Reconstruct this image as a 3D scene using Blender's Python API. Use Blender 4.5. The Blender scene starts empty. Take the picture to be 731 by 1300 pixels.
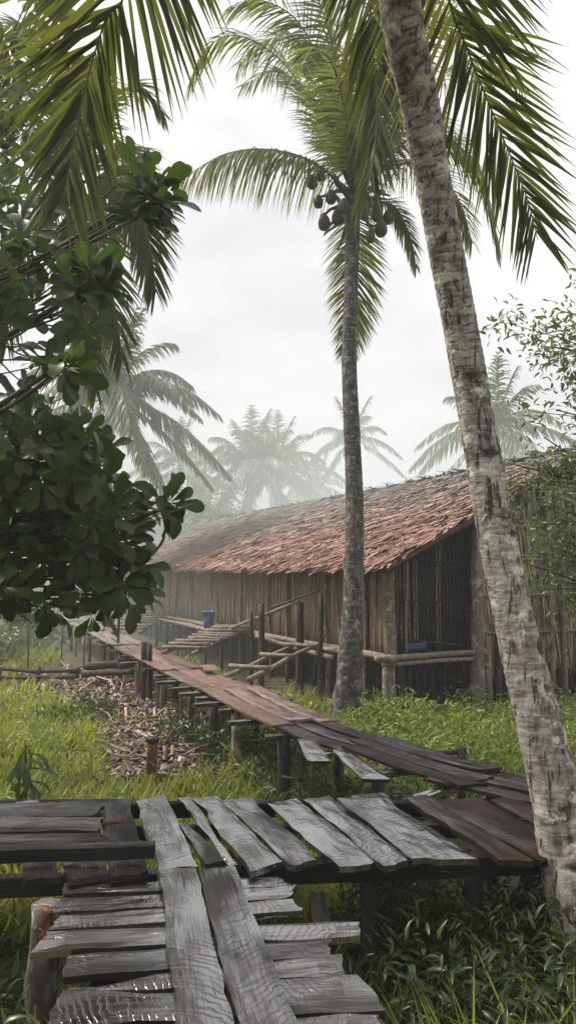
import bpy, math, random
import numpy as np
from mathutils import Vector, Matrix, noise as mnoise

R = math.radians
scene = bpy.context.scene
col = scene.collection
rng = np.random.default_rng(7)
random.seed(7)

# ------------------------------------------------------------------ camera
CAM_Z, PITCH, FPX, IW, IH = 2.5, R(4.6), 946.0, 731.0, 1300.0
cam_data = bpy.data.cameras.new('camera')
cam_data.sensor_fit = 'VERTICAL'
cam_data.sensor_height = 36.0
cam_data.lens = FPX / IH * 36.0
cam_data.clip_start = 0.05
cam_data.clip_end = 2000
cam = bpy.data.objects.new('camera', cam_data)
col.objects.link(cam)
cam.location = (0, 0, CAM_Z)
cam.rotation_euler = (math.pi / 2 + PITCH, 0, 0)
scene.camera = cam

# ------------------------------------------------------------------ sky, sun, exposure
SUN_EL, SUN_AZ = R(54), R(-70)            # azimuth measured from +Y towards +X
world = bpy.data.worlds.new('World')
scene.world = world
world.use_nodes = True
wn, wl = world.node_tree.nodes, world.node_tree.links
wn.clear()
w_out = wn.new('ShaderNodeOutputWorld')
w_bg = wn.new('ShaderNodeBackground')
w_bg2 = wn.new('ShaderNodeBackground')
w_add = wn.new('ShaderNodeAddShader')
w_sky = wn.new('ShaderNodeTexSky')
w_sky.sky_type = 'NISHITA'
w_sky.sun_disc = False
w_sky.sun_elevation = SUN_EL
w_sky.sun_rotation = SUN_AZ
wl.new(w_sky.outputs[0], w_bg.inputs[0])
w_bg.inputs[1].default_value = 0.02
# the even cloud layer in front of the clear sky, brighter towards the zenith as overcast skies are
w_tc = wn.new('ShaderNodeTexCoord')
w_sep = wn.new('ShaderNodeSeparateXYZ')
wl.new(w_tc.outputs['Generated'], w_sep.inputs[0])
w_map = wn.new('ShaderNodeMapping')
w_map.inputs['Scale'].default_value = (1.0, 1.0, 3.2)
wl.new(w_tc.outputs['Generated'], w_map.inputs[0])
w_noise = wn.new('ShaderNodeTexNoise')
w_noise.inputs['Scale'].default_value = 2.6
w_noise.inputs['Detail'].default_value = 6
w_noise.inputs['Roughness'].default_value = 0.5
w_noise.inputs['Distortion'].default_value = 0.3
wl.new(w_map.outputs[0], w_noise.inputs[0])
w_ramp = wn.new('ShaderNodeValToRGB')
w_ramp.color_ramp.elements[0].position = 0.30
w_ramp.color_ramp.elements[0].color = (0.575, 0.545, 0.53, 1)
w_ramp.color_ramp.elements[1].position = 0.68
w_ramp.color_ramp.elements[1].color = (0.82, 0.78, 0.745, 1)
wl.new(w_noise.outputs[0], w_ramp.inputs[0])
w_el = wn.new('ShaderNodeMapRange')
w_el.inputs['From Min'].default_value = 0.0
w_el.inputs['From Max'].default_value = 1.0
w_el.inputs['To Min'].default_value = 0.555
w_el.inputs['To Max'].default_value = 1.40
wl.new(w_sep.outputs[2], w_el.inputs['Value'])
wl.new(w_ramp.outputs[0], w_bg2.inputs[0])
wl.new(w_el.outputs[0], w_bg2.inputs[1])
wl.new(w_bg.outputs[0], w_add.inputs[0])
wl.new(w_bg2.outputs[0], w_add.inputs[1])
wl.new(w_add.outputs[0], w_out.inputs[0])

sun_data = bpy.data.lights.new('sun', 'SUN')
sun_data.energy = 4.2
sun_data.angle = R(16)
sun_data.color = (1.0, 0.92, 0.78)
sun = bpy.data.objects.new('sun', sun_data)
col.objects.link(sun)
sd = Vector((math.cos(SUN_EL) * math.sin(SUN_AZ), math.cos(SUN_EL) * math.cos(SUN_AZ), math.sin(SUN_EL)))
sun.rotation_euler = sd.to_track_quat('Z', 'Y').to_euler()

scene.view_settings.view_transform = 'Standard'
scene.view_settings.look = 'None'
scene.view_settings.gamma = 1.0
scene.view_settings.use_curve_mapping = False
scene.view_settings.exposure = 0.6
scene.render.engine = 'CYCLES'
scene.cycles.max_bounces = 8
scene.cycles.diffuse_bounces = 4
scene.cycles.transmission_bounces = 4
scene.cycles.volume_bounces = 1
scene.cycles.use_denoising = True

# ------------------------------------------------------------------ measuring helpers
def ray(px, py):
    a, b = (px - IW / 2) / FPX, (IH / 2 - py) / FPX
    return np.array([a, math.cos(PITCH) - b * math.sin(PITCH), math.sin(PITCH) + b * math.cos(PITCH)])

def W(px, py, y):                       # the point on that sight line y metres ahead
    d = ray(px, py)
    return np.array([0, 0, CAM_Z]) + d * (y / d[1])

def G(px, py, z=0.0):                   # the point on that sight line at height z
    d = ray(px, py)
    return np.array([0, 0, CAM_Z]) + d * ((z - CAM_Z) / d[2])

def nz(v, s=1.0, o=0.0):
    return mnoise.noise(Vector((v[0] * s + o, v[1] * s + o * 0.7, v[2] * s - o)))

def unit(v):
    v = np.asarray(v, float)
    return v / (np.linalg.norm(v, axis=-1, keepdims=True) + 1e-9)

# ------------------------------------------------------------------ object helpers
def tag(o, label=None, cat=None, group=None, kind=None):
    if label: o['label'] = label
    if cat: o['category'] = cat
    if group: o['group'] = group
    if kind: o['kind'] = kind
    return o

def empty(name, loc, label, cat, group=None):
    o = bpy.data.objects.new(name, None)
    o.empty_display_size = 0.2
    o.location = tuple(loc)
    col.objects.link(o)
    return tag(o, label, cat, group)

def worldloc(o):
    v = np.zeros(3)
    while o is not None:
        v += np.array(o.location)
        o = o.parent
    return v

def mesh_np(name, verts, faces, smooth=False, rnd=None):
    """verts (n,3); faces a list of tuples or an (m,k) array; rnd a value per vertex"""
    me = bpy.data.meshes.new(name)
    if isinstance(faces, np.ndarray):
        m, k = faces.shape
        me.vertices.add(len(verts))
        me.vertices.foreach_set('co', np.asarray(verts, np.float32).ravel())
        me.loops.add(m * k)
        me.loops.foreach_set('vertex_index', faces.astype(np.int32).ravel())
        me.polygons.add(m)
        me.polygons.foreach_set('loop_start', np.arange(0, m * k, k, dtype=np.int32))
        me.update(calc_edges=True)
    else:
        me.from_pydata([tuple(v) for v in verts], [], faces)
        me.update()
    if smooth:
        me.polygons.foreach_set('use_smooth', np.ones(len(me.polygons), bool))
    if rnd is not None:
        at = me.attributes.new('rnd', 'FLOAT', 'POINT')
        at.data.foreach_set('value', np.asarray(rnd, np.float32))
    return me

def obj(name, me, mat, parent=None, loc=None, kind=None):
    """a mesh in world coordinates (loc None: origin at the parent's) or about its own origin at world loc"""
    o = bpy.data.objects.new(name, me)
    if mat is not None and not me.materials:
        me.materials.append(mat)
    col.objects.link(o)
    base = worldloc(parent) if parent is not None else np.zeros(3)
    if parent is not None:
        o.parent = parent
    if loc is None:
        if parent is not None and len(me.vertices):
            co = np.empty(len(me.vertices) * 3, np.float32)
            me.vertices.foreach_get('co', co)
            co = co.reshape(-1, 3) - base
            me.vertices.foreach_set('co', co.astype(np.float32).ravel())
            me.update()
    else:
        o.location = tuple(np.asarray(loc) - base)
    if kind:
        o['kind'] = kind
    return o

def obj_top(name, verts, faces, mat, loc, label, cat, group=None, smooth=False, rnd=None, kind=None):
    me = mesh_np(name, np.asarray(verts) - np.asarray(loc), faces, smooth, rnd)
    me.materials.append(mat)
    o = bpy.data.objects.new(name, me)
    o.location = tuple(loc)
    col.objects.link(o)
    return tag(o, label, cat, group, kind)

def spline(pts, n):
    pts = np.asarray(pts, float)
    d = np.r_[0, np.cumsum(np.linalg.norm(np.diff(pts, axis=0), axis=1))]
    P = np.vstack([2 * pts[0] - pts[1], pts, 2 * pts[-1] - pts[-2]])
    out = []
    for s in np.linspace(0, d[-1], n):
        i = min(max(np.searchsorted(d, s, side='right') - 1, 0), len(pts) - 2)
        t = (s - d[i]) / max(d[i + 1] - d[i], 1e-6)
        p0, p1, p2, p3 = P[i], P[i + 1], P[i + 2], P[i + 3]
        out.append(0.5 * (2 * p1 + (p2 - p0) * t + (2 * p0 - 5 * p1 + 4 * p2 - p3) * t * t + (3 * p1 - p0 - 3 * p2 + p3) * t ** 3))
    return np.array(out)

def tube(pts, rad, sides=8, cap=True, disp=None):
    pts = np.asarray(pts, float)
    n = len(pts)
    rad = np.broadcast_to(np.asarray(rad, float), (n,))
    T = unit(np.gradient(pts, axis=0))
    ref = np.array([0.0, 0, 1]) if abs(T[0][2]) < 0.9 else np.array([1.0, 0, 0])
    V = []
    U = unit(np.cross(T[0], ref))
    for i in range(n):
        U = unit(U - T[i] * np.dot(U, T[i]))
        B = np.cross(T[i], U)
        for k in range(sides):
            a = 2 * math.pi * k / sides
            r = rad[i]
            if disp is not None:
                r = r * disp(i, a)
            V.append(pts[i] + r * (math.cos(a) * U + math.sin(a) * B))
    F = []
    for i in range(n - 1):
        for k in range(sides):
            k2 = (k + 1) % sides
            F.append((i * sides + k, i * sides + k2, (i + 1) * sides + k2, (i + 1) * sides + k))
    if cap:
        F.append(tuple(range(sides))[::-1])
        F.append(tuple((n - 1) * sides + k for k in range(sides)))
    return V, F

def log_mesh(p0, p1, r0, r1, seed=0, bend=0.03, sides=8, seg=6, knob=0.12):
    p0, p1 = np.asarray(p0, float), np.asarray(p1, float)
    L = np.linalg.norm(p1 - p0)
    pts = []
    for i in range(seg + 1):
        t = i / seg
        off = np.array([nz((t * 2, seed, 0), 1, 3.1), nz((t * 2, seed, 5), 1, 7.7), nz((t * 2, seed, 9), 1, 1.3)]) * bend * L
        pts.append(p0 * (1 - t) + p1 * t + off * math.sin(math.pi * t))
    rad = [r0 + (r1 - r0) * i / seg for i in range(seg + 1)]
    return tube(pts, rad, sides, True, lambda i, a: 1 + knob * nz((i * 0.7, math.cos(a) * 0.9 + seed * 3.3, math.sin(a) * 0.9), 1.3, 2.0))

def log(name, parent, p0, p1, r0, r1, mat, seed=0, **kw):
    V, F = log_mesh(p0, p1, r0, r1, seed, **kw)
    return obj(name, mesh_np(name, V, F, True), mat, parent)

def box_mesh(c, sx, sy, sz, ang=0.0):
    ca, sa = math.cos(ang), math.sin(ang)
    V = []
    for dz in (-1, 1):
        for dx, dy in ((-1, -1), (1, -1), (1, 1), (-1, 1)):
            x, y = dx * sx / 2, dy * sy / 2
            V.append((c[0] + x * ca - y * sa, c[1] + x * sa + y * ca, c[2] + dz * sz / 2))
    return V, [(3, 2, 1, 0), (4, 5, 6, 7), (0, 1, 5, 4), (1, 2, 6, 5), (2, 3, 7, 6), (3, 0, 4, 7)]

def merge(parts):
    V, F = [], []
    for v, f in parts:
        b = len(V)
        V.extend(v)
        F.extend(tuple(i + b for i in q) for q in f)
    return V, F

# ------------------------------------------------------------------ materials
class Mat:
    def __init__(s, name):
        s.m = bpy.data.materials.new(name)
        s.m.use_nodes = True
        s.n, s.l = s.m.node_tree.nodes, s.m.node_tree.links
        s.b = s.n['Principled BSDF']
        s.out = s.n['Material Output']
        s.tc = s.n.new('ShaderNodeTexCoord')
    def new(s, t): return s.n.new('ShaderNode' + t)
    def vec(s, scale=(1, 1, 1), rot=(0, 0, 0), src='Object', rand=0.0):
        mp = s.new('Mapping')
        mp.inputs['Scale'].default_value = scale
        mp.inputs['Rotation'].default_value = rot
        v = s.tc.outputs[src]
        if rand:
            oi = s.new('ObjectInfo')
            mu = s.new('Math'); mu.operation = 'MULTIPLY'; mu.inputs[1].default_value = rand
            s.l.new(oi.outputs['Random'], mu.inputs[0])
            ad = s.new('VectorMath'); ad.operation = 'ADD'
            s.l.new(v, ad.inputs[0]); s.l.new(mu.outputs[0], ad.inputs[1])
            v = ad.outputs[0]
        s.l.new(v, mp.inputs[0])
        return mp.outputs[0]
    def noise(s, vec, scale=5, detail=4, rough=0.55, dist=0.0):
        t = s.new('TexNoise')
        t.inputs['Scale'].default_value = scale
        t.inputs['Detail'].default_value = detail
        t.inputs['Roughness'].default_value = rough
        t.inputs['Distortion'].default_value = dist
        s.l.new(vec, t.inputs[0])
        return t.outputs[0]
    def ramp(s, fac, stops):
        r = s.new('ValToRGB')
        e = r.color_ramp.elements
        while len(e) < len(stops): e.new(0.5)
        for i, (p, c) in enumerate(stops):
            e[i].position = p
            e[i].color = (*c, 1) if len(c) == 3 else c
        s.l.new(fac, r.inputs[0])
        return r.outputs[0]
    def mr(s, v, a, b, lo=0.0, hi=1.0):
        m = s.new('MapRange')
        m.inputs['From Min'].default_value = lo; m.inputs['From Max'].default_value = hi
        m.inputs['To Min'].default_value = a; m.inputs['To Max'].default_value = b
        s.l.new(v, m.inputs['Value'])
        return m.outputs[0]
    def mix(s, fac, a, b, mode='MIX'):
        m = s.new('Mix'); m.data_type = 'RGBA'; m.blend_type = mode
        for sock, v in ((m.inputs[0], fac), (m.inputs[6], a), (m.inputs[7], b)):
            if isinstance(v, (int, float)): sock.default_value = v
            elif isinstance(v, tuple): sock.default_value = (*v, 1)
            else: s.l.new(v, sock)
        return m.outputs[2]
    def math(s, op, a, b=0.0):
        m = s.new('Math'); m.operation = op
        for sock, v in ((m.inputs[0], a), (m.inputs[1], b)):
            if isinstance(v, (int, float)): sock.default_value = v
            else: s.l.new(v, sock)
        return m.outputs[0]
    def attr(s, name='rnd'):
        a = s.new('Attribute'); a.attribute_name = name
        return a.outputs['Fac']
    def rand(s):
        return s.new('ObjectInfo').outputs['Random']
    def bump(s, h, strength=0.4, dist=0.02, prev=None):
        b = s.new('Bump')
        b.inputs['Strength'].default_value = strength
        b.inputs['Distance'].default_value = dist
        s.l.new(h, b.inputs['Height'])
        if prev is not None: s.l.new(prev, b.inputs['Normal'])
        return b.outputs[0]
    def set(s, color=None, rough=None, normal=None, spec=None, coat=None, coat_rough=None):
        for k, v in (('Base Color', color), ('Roughness', rough), ('Normal', normal), ('Specular IOR Level', spec), ('Coat Weight', coat), ('Coat Roughness', coat_rough)):
            if v is None: continue
            if isinstance(v, (int, float)): s.b.inputs[k].default_value = v
            elif isinstance(v, tuple): s.b.inputs[k].default_value = (*v, 1)
            else: s.l.new(v, s.b.inputs[k])
        if normal is not None and coat is not None: s.l.new(normal, s.b.inputs['Coat Normal'])
        return s.m
    def translucent(s, color, fac):
        t = s.new('BsdfTranslucent')
        if isinstance(color, tuple): t.inputs[0].default_value = (*color, 1)
        else: s.l.new(color, t.inputs[0])
        mx = s.new('MixShader'); mx.inputs[0].default_value = fac
        s.l.new(s.b.outputs[0], mx.inputs[1]); s.l.new(t.outputs[0], mx.inputs[2])
        s.l.new(mx.outputs[0], s.out.inputs['Surface'])

def wet_wood(name, stops, r_lo, r_hi, saw=0.5, coat=0.6, stain=None, sawscale=26, spec=0.9, wet_at=0.52):
    m = Mat(name)
    v = m.vec((1.1, 11, 11), rand=40)
    g1 = m.noise(v, 2.2, 4, 0.5, 0.6)
    g2 = m.noise(m.vec((3, 60, 30), rand=17), 2.0, 3, 0.6)
    blot = m.noise(m.vec((1, 1, 1), rand=23), 2.3, 5, 0.6)
    f = m.math('ADD', m.math('MULTIPLY', g1, 0.7), m.math('MULTIPLY', m.rand(), 0.3))
    c = m.ramp(f, stops)
    groove = None
    split = m.ramp(m.noise(m.vec((0.55, 13, 9), rand=51), 2.4, 3, 0.5, 0.9), [(0.29, (0, 0, 0)), (0.34, (1, 1, 1))])
    c = m.mix(split, (0.004, 0.0035, 0.003), c)
    if stain:
        c = m.mix(m.ramp(blot, [(0.52, (0, 0, 0)), (0.66, (1, 1, 1))]), c, stain)
    # saw marks: distorted diagonal waves
    w = m.new('TexWave'); w.inputs['Scale'].default_value = sawscale * 0.38; w.inputs['Distortion'].default_value = 11
    w.inputs['Detail'].default_value = 2; w.inputs['Detail Scale'].default_value = 0.9; w.inputs['Detail Roughness'].default_value = 0.5
    vr = m.new('VectorRotate'); vr.rotation_type = 'Z_AXIS'          # each board was sawn at its own angle
    m.l.new(m.vec((1.0, 0.62, 0.4), rand=9), vr.inputs['Vector'])
    m.l.new(m.mr(m.math('FRACT', m.math('MULTIPLY', m.rand(), 7.31)), R(-62), R(58)), vr.inputs['Angle'])
    m.l.new(vr.outputs[0], w.inputs[0])
    n = m.bump(split, 0.8, 0.008, m.bump(g1, 0.6, 0.005))
    n = m.bump(g2, 0.6, 0.0016, n)
    groove = m.ramp(w.outputs['Fac'], [(0.02, (0, 0, 0)), (0.26, (1, 1, 1))])
    groove = m.math('MAXIMUM', groove, m.mr(blot, 1.0, 0.0, 0.40, 0.56))
    n = m.bump(groove, saw, 0.003, n)
    n = m.bump(m.noise(m.vec((0.9, 2.2, 2), rand=13), 2.6, 2, 0.5), 0.6, 0.02, n)
    # a film of rain: broad soft patches, more on some boards than on others, broken by grain and saw grooves
    broad = m.noise(m.vec((1.0, 2.2, 2), rand=31), 2.0, 3, 0.5)
    wet = m.math('ADD', m.math('ADD', m.math('MULTIPLY', broad, 0.6), m.math('MULTIPLY', g2, 0.25)), m.math('MULTIPLY', m.math('FRACT', m.math('MULTIPLY', m.rand(), 13.7)), 0.16))
    film = m.math('MULTIPLY', m.mr(wet, 0.0, 1.0, wet_at - 0.09, wet_at + 0.09), m.mr(groove, 0.6, 1.0))
    m.b.inputs['Coat IOR'].default_value = 1.5 + 1.0 * coat
    return m.set(c, m.mr(film, r_hi, r_lo), n, m.mr(film, spec * .25, spec), m.mr(film, 0.0, coat), m.mr(g1, 0.03, 0.18, 0.3, 0.7))

M = {}
M['plank_wet'] = wet_wood('wet_grey_plank', [(0.25, (0.005, 0.0045, 0.004)), (0.5, (0.016, 0.014, 0.012)), (0.85, (0.055, 0.048, 0.042))], 0.08, 0.55, 0.38, 1.0, wet_at=0.455)
M['plank_dark'] = wet_wood('soaked_dark_plank', [(0.2, (0.008, 0.007, 0.006)), (0.55, (0.014, 0.011, 0.009)), (0.9, (0.04, 0.030, 0.025))], 0.16, 0.5, 0.35, 0.22, (0.04, 0.02, 0.013), spec=0.25)
M['plank_brown'] = wet_wood('weathered_brown_plank', [(0.2, (0.04, 0.02, 0.014)), (0.5, (0.13, 0.072, 0.052)), (0.85, (0.21, 0.125, 0.095))], 0.12, 0.45, 0.25, 0.7)
M['plank_grey'] = wet_wood('far_grey_plank', [(0.2, (0.05, 0.038, 0.03)), (0.5, (0.16, 0.125, 0.10)), (0.85, (0.25, 0.19, 0.16))], 0.14, 0.45, 0.2, 0.6)
M['beam'] = wet_wood('soaked_beam', [(0.2, (0.006, 0.005, 0.004)), (0.6, (0.014, 0.012, 0.010)), (0.95, (0.035, 0.03, 0.026))], 0.25, 0.55, 0.1, 0.12, spec=0.2)

def bark(name, stops, scale=(6, 6, 1.2), bumpd=0.03, rough=0.85, lichen=None):
    m = Mat(name)
    n1 = m.noise(m.vec(scale, rand=30), 2.0, 6, 0.65, 0.4)
    n2 = m.noise(m.vec((1, 1, 1), rand=12), 9, 4, 0.6)
    f = m.math('ADD', m.math('MULTIPLY', n1, 0.65), m.math('MULTIPLY', n2, 0.35))
    c = m.ramp(f, stops)
    if lichen:
        l = m.ramp(m.noise(m.vec((1, 1, 1), rand=5), 5, 6, 0.7), [(0.55, (0, 0, 0)), (0.62, (1, 1, 1))])
        c = m.mix(l, c, lichen)
    return m.set(c, rough, m.bump(f, 0.7, bumpd), 0.35)

M['post'] = bark('post_bark', [(0.3, (0.05, 0.04, 0.032)), (0.5, (0.14, 0.115, 0.09)), (0.7, (0.27, 0.23, 0.185))], lichen=(0.33, 0.30, 0.22))
M['post_rough'] = bark('rotting_post_bark', [(0.36, (0.012, 0.010, 0.008)), (0.5, (0.07, 0.06, 0.05)), (0.66, (0.20, 0.18, 0.155))], (5, 5, 1.8), 0.05, 0.8, (0.34, 0.32, 0.27))
M['pole'] = bark('dry_pole', [(0.3, (0.06, 0.048, 0.036)), (0.5, (0.17, 0.14, 0.108)), (0.7, (0.33, 0.28, 0.22))])
M['pole_dark'] = bark('dark_pole', [(0.3, (0.012, 0.010, 0.008)), (0.5, (0.035, 0.029, 0.024)), (0.7, (0.085, 0.07, 0.056))])  # dark pole wood; in the gable bay its tone stands for shade
M['stick'] = bark('wall_stick', [(0.3, (0.10, 0.068, 0.046)), (0.5, (0.30, 0.215, 0.15)), (0.7, (0.50, 0.39, 0.29))], (9, 9, 0.7))
M['cut_red'] = bark('red_cut_wood', [(0.3, (0.02, 0.008, 0.005)), (0.5, (0.10, 0.034, 0.016)), (0.7, (0.22, 0.085, 0.036))], (6, 6, 3), 0.02, 0.6)
M['branch'] = bark('branch_bark', [(0.3, (0.018, 0.015, 0.012)), (0.5, (0.05, 0.043, 0.034)), (0.7, (0.11, 0.095, 0.075))])

def palm_bark(name, dark, mid, light, lichen, ring=9.0):
    m = Mat(name)
    base = m.vec((1, 1, 1))
    n1 = m.noise(m.vec((7, 7, 2.2)), 2.2, 7, 0.65, 0.5)
    n2 = m.noise(m.vec((3, 3, 14)), 1.8, 5, 0.6, 0.8)
    blot = m.noise(base, 7.5, 6, 0.7)
    f = m.math('ADD', m.math('MULTIPLY', n1, 0.5), m.math('MULTIPLY', n2, 0.5))
    c = m.ramp(f, [(0.37, dark), (0.46, mid), (0.58, light)])
    crack = m.ramp(m.noise(m.vec((16, 16, 2.6)), 1.6, 4, 0.6, 0.6), [(0.36, (0, 0, 0)), (0.44, (1, 1, 1))])
    c = m.mix(crack, dark, c)
    # shade painted into hollows and dents of the relief; ring lines are leaf scars
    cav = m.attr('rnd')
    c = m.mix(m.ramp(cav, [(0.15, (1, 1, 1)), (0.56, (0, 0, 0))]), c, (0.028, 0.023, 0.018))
    c = m.mix(m.ramp(blot, [(0.55, (0, 0, 0)), (0.62, (1, 1, 1))]), c, lichen)
    return m.set(c, 0.8, m.bump(f, 0.8, 0.02, m.bump(crack, 0.5, 0.012)), 0.4)
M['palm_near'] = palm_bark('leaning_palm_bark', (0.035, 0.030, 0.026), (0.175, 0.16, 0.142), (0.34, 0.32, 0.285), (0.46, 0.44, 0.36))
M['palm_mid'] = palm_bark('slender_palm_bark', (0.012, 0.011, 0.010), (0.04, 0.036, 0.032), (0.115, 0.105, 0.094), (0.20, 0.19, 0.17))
M['palm_far'] = bark('far_palm_bark', [(0.3, (0.06, 0.05, 0.042)), (0.5, (0.13, 0.115, 0.1)), (0.7, (0.22, 0.2, 0.17))], (3, 3, 5))

def leaf(name, c0, c1, c2, trans, tfac, rough=0.4, spec=0.5, coat=0.0, usernd=True, yellow=None):
    m = Mat(name)
    f = m.attr() if usernd else m.rand()
    n1 = m.noise(m.vec((1, 1, 1)), 3.0, 3)
    f2 = m.math('ADD', m.math('MULTIPLY', f, 0.75), m.math('MULTIPLY', n1, 0.25))
    stops = [(0.15, c0), (0.5, c1), (0.85, c2)]
    if yellow: stops.append((0.97, yellow))
    c = m.ramp(f2, stops)
    m.set(c, rough, None, spec, coat, 0.15)
    t = m.mix(0.65, c, trans)
    m.translucent(t, tfac)
    return m.m
M['frond_near'] = leaf('near_frond', (0.014, 0.024, 0.008), (0.028, 0.044, 0.012), (0.06, 0.078, 0.018), (0.19, 0.22, 0.02), 0.42, 0.42, 0.5, 0, True, (0.20, 0.17, 0.03))
M['frond_mid'] = leaf('mid_frond', (0.03, 0.05, 0.014), (0.065, 0.095, 0.022), (0.13, 0.16, 0.04), (0.26, 0.31, 0.045), 0.46, 0.4, 0.5, 0, True, (0.2, 0.2, 0.05))
M['frond_far'] = leaf('far_frond', (0.045, 0.08, 0.03), (0.085, 0.125, 0.05), (0.14, 0.18, 0.07), (0.18, 0.25, 0.07), 0.38)
M['broad'] = leaf('glossy_broad_leaf', (0.010, 0.028, 0.006), (0.022, 0.050, 0.010), (0.05, 0.085, 0.015), (0.09, 0.17, 0.012), 0.30, 0.36, 0.35, 0.05, False, (0.13, 0.15, 0.03))
M['broad_s'] = leaf('glossy_broad_leaf_mass', (0.010, 0.028, 0.006), (0.022, 0.050, 0.010), (0.05, 0.085, 0.015), (0.09, 0.17, 0.012), 0.30, 0.36, 0.35, 0.05, True, (0.13, 0.15, 0.03))
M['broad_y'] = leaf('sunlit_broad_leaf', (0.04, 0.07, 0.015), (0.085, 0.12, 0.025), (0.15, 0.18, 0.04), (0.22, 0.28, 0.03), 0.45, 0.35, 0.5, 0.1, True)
M['small'] = leaf('small_shrub_leaf', (0.04, 0.07, 0.028), (0.085, 0.125, 0.05), (0.15, 0.19, 0.075), (0.2, 0.27, 0.06), 0.38, 0.35)
M['grass'] = leaf('lush_grass', (0.085, 0.12, 0.014), (0.17, 0.205, 0.022), (0.27, 0.29, 0.04), (0.36, 0.40, 0.03), 0.48, 0.45, 0.4, 0, True, (0.28, 0.26, 0.08))
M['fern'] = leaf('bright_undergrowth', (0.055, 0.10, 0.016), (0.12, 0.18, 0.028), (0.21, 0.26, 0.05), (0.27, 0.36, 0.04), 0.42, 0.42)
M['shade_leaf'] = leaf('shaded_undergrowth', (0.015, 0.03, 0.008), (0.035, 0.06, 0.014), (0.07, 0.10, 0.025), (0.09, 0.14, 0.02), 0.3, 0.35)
M['far_bush'] = leaf('far_bush_leaf', (0.04, 0.07, 0.02), (0.09, 0.13, 0.035), (0.15, 0.19, 0.05), (0.15, 0.22, 0.05), 0.35)

m = Mat('rachis'); M['rachis'] = m.set((0.10, 0.105, 0.035), 0.5)
m = Mat('rachis_dark'); M['rachis_dark'] = m.set((0.045, 0.04, 0.022), 0.6)
m = Mat('coconut_husk')
M['coconut'] = m.set(m.ramp(m.noise(m.vec((1, 1, 1), rand=9), 6, 4), [(0.3, (0.025, 0.022, 0.013)), (0.7, (0.075, 0.06, 0.03))]), 0.6)

m = Mat('marshy_ground')
g = m.noise(m.vec(), 0.7, 8, 0.65)
g2 = m.noise(m.vec(), 9, 6, 0.7)
c = m.ramp(g, [(0.35, (0.028, 0.022, 0.014)), (0.5, (0.05, 0.05, 0.02)), (0.65, (0.06, 0.085, 0.02))])
c = m.mix(m.ramp(g2, [(0.45, (0, 0, 0)), (0.65, (1, 1, 1))]), c, (0.09, 0.075, 0.045))
M['ground'] = m.set(c, 0.8, m.bump(g2, 0.8, 0.06), 0.3)

m = Mat('thatch_leaf')
sep = m.new('SeparateXYZ'); m.l.new(m.tc.outputs['Object'], sep.inputs[0])
patch = m.noise(m.vec((1, 1, 1)), 0.55, 5, 0.65)
h = m.math('ADD', sep.outputs[2], m.math('MULTIPLY', m.math('SUBTRACT', patch, 0.5), 3.0))
red = m.ramp(m.attr(), [(0.1, (0.10, 0.05, 0.034)), (0.45, (0.19, 0.098, 0.068)), (0.8, (0.28, 0.16, 0.118)), (1.0, (0.42, 0.30, 0.235))])
gry = m.ramp(m.attr(), [(0.1, (0.05, 0.048, 0.05)), (0.5, (0.13, 0.125, 0.125)), (0.95, (0.27, 0.25, 0.24))])
c = m.mix(m.mr(h, 0.0, 0.92, 3.3, 4.9), red, gry)
M['thatch'] = m.set(c, 0.75, None, 0.3)
m = Mat('thatch_core'); M['thatch_core'] = m.set(m.ramp(m.noise(m.vec((1, 1, 1)), 14, 5), [(0.3, (0.05, 0.03, 0.02)), (0.7, (0.16, 0.09, 0.06))]), 0.9)
m = Mat('thatch_underside'); M['thatch_under'] = m.set((0.03, 0.025, 0.02), 0.9)
m = Mat('straw_mat')
M['straw'] = m.set(m.ramp(m.attr(), [(0.1, (0.07, 0.055, 0.03)), (0.5, (0.20, 0.17, 0.10)), (0.9, (0.37, 0.33, 0.21))]), 0.85)
m = Mat('dark_inner'); M['inner'] = m.set(m.ramp(m.noise(m.vec((8, 8, 0.6)), 3, 5), [(0.35, (0.012, 0.010, 0.008)), (0.65, (0.045, 0.036, 0.028))]), 0.9)  # dark backing, added to stop light showing through the walls
m = Mat('debris')
M['debris'] = m.set(m.ramp(m.attr(), [(0.05, (0.018, 0.013, 0.010)), (0.45, (0.09, 0.052, 0.037)), (0.8, (0.21, 0.125, 0.088)), (1.0, (0.38, 0.29, 0.235))]), 0.5, None, 0.5)
m = Mat('blue_plastic'); M['blue'] = m.set(m.ramp(m.noise(m.vec((1, 1, 1)), 8, 4), [(0.3, (0.03, 0.09, 0.24)), (0.7, (0.05, 0.14, 0.33))]), 0.4)
m = Mat('blue_tarp'); M['tarp'] = m.set((0.012, 0.04, 0.13), 0.6)
m = Mat('orange_cloth'); M['orange'] = m.set((0.32, 0.11, 0.05), 0.9)
m = Mat('pale_cut'); M['pale_cut'] = m.set((0.55, 0.33, 0.22), 0.7)

# ------------------------------------------------------------------ ground
HC = np.array([1.85, 13.4])                       # near corner of the house
HD = np.array([-0.429, 0.903])                    # along the long wall, away
HN = np.array([0.903, 0.429])                     # along the gable, into the house
def H(t, n, z):
    p = HC + HD * t + HN * n
    return np.array([p[0], p[1], z])

def ground_z(x, y):
    return 0.10 * nz((x, y, 0), 0.35, 4.0) + 0.04 * nz((x, y, 0), 1.3, 9.0) - 0.02

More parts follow.
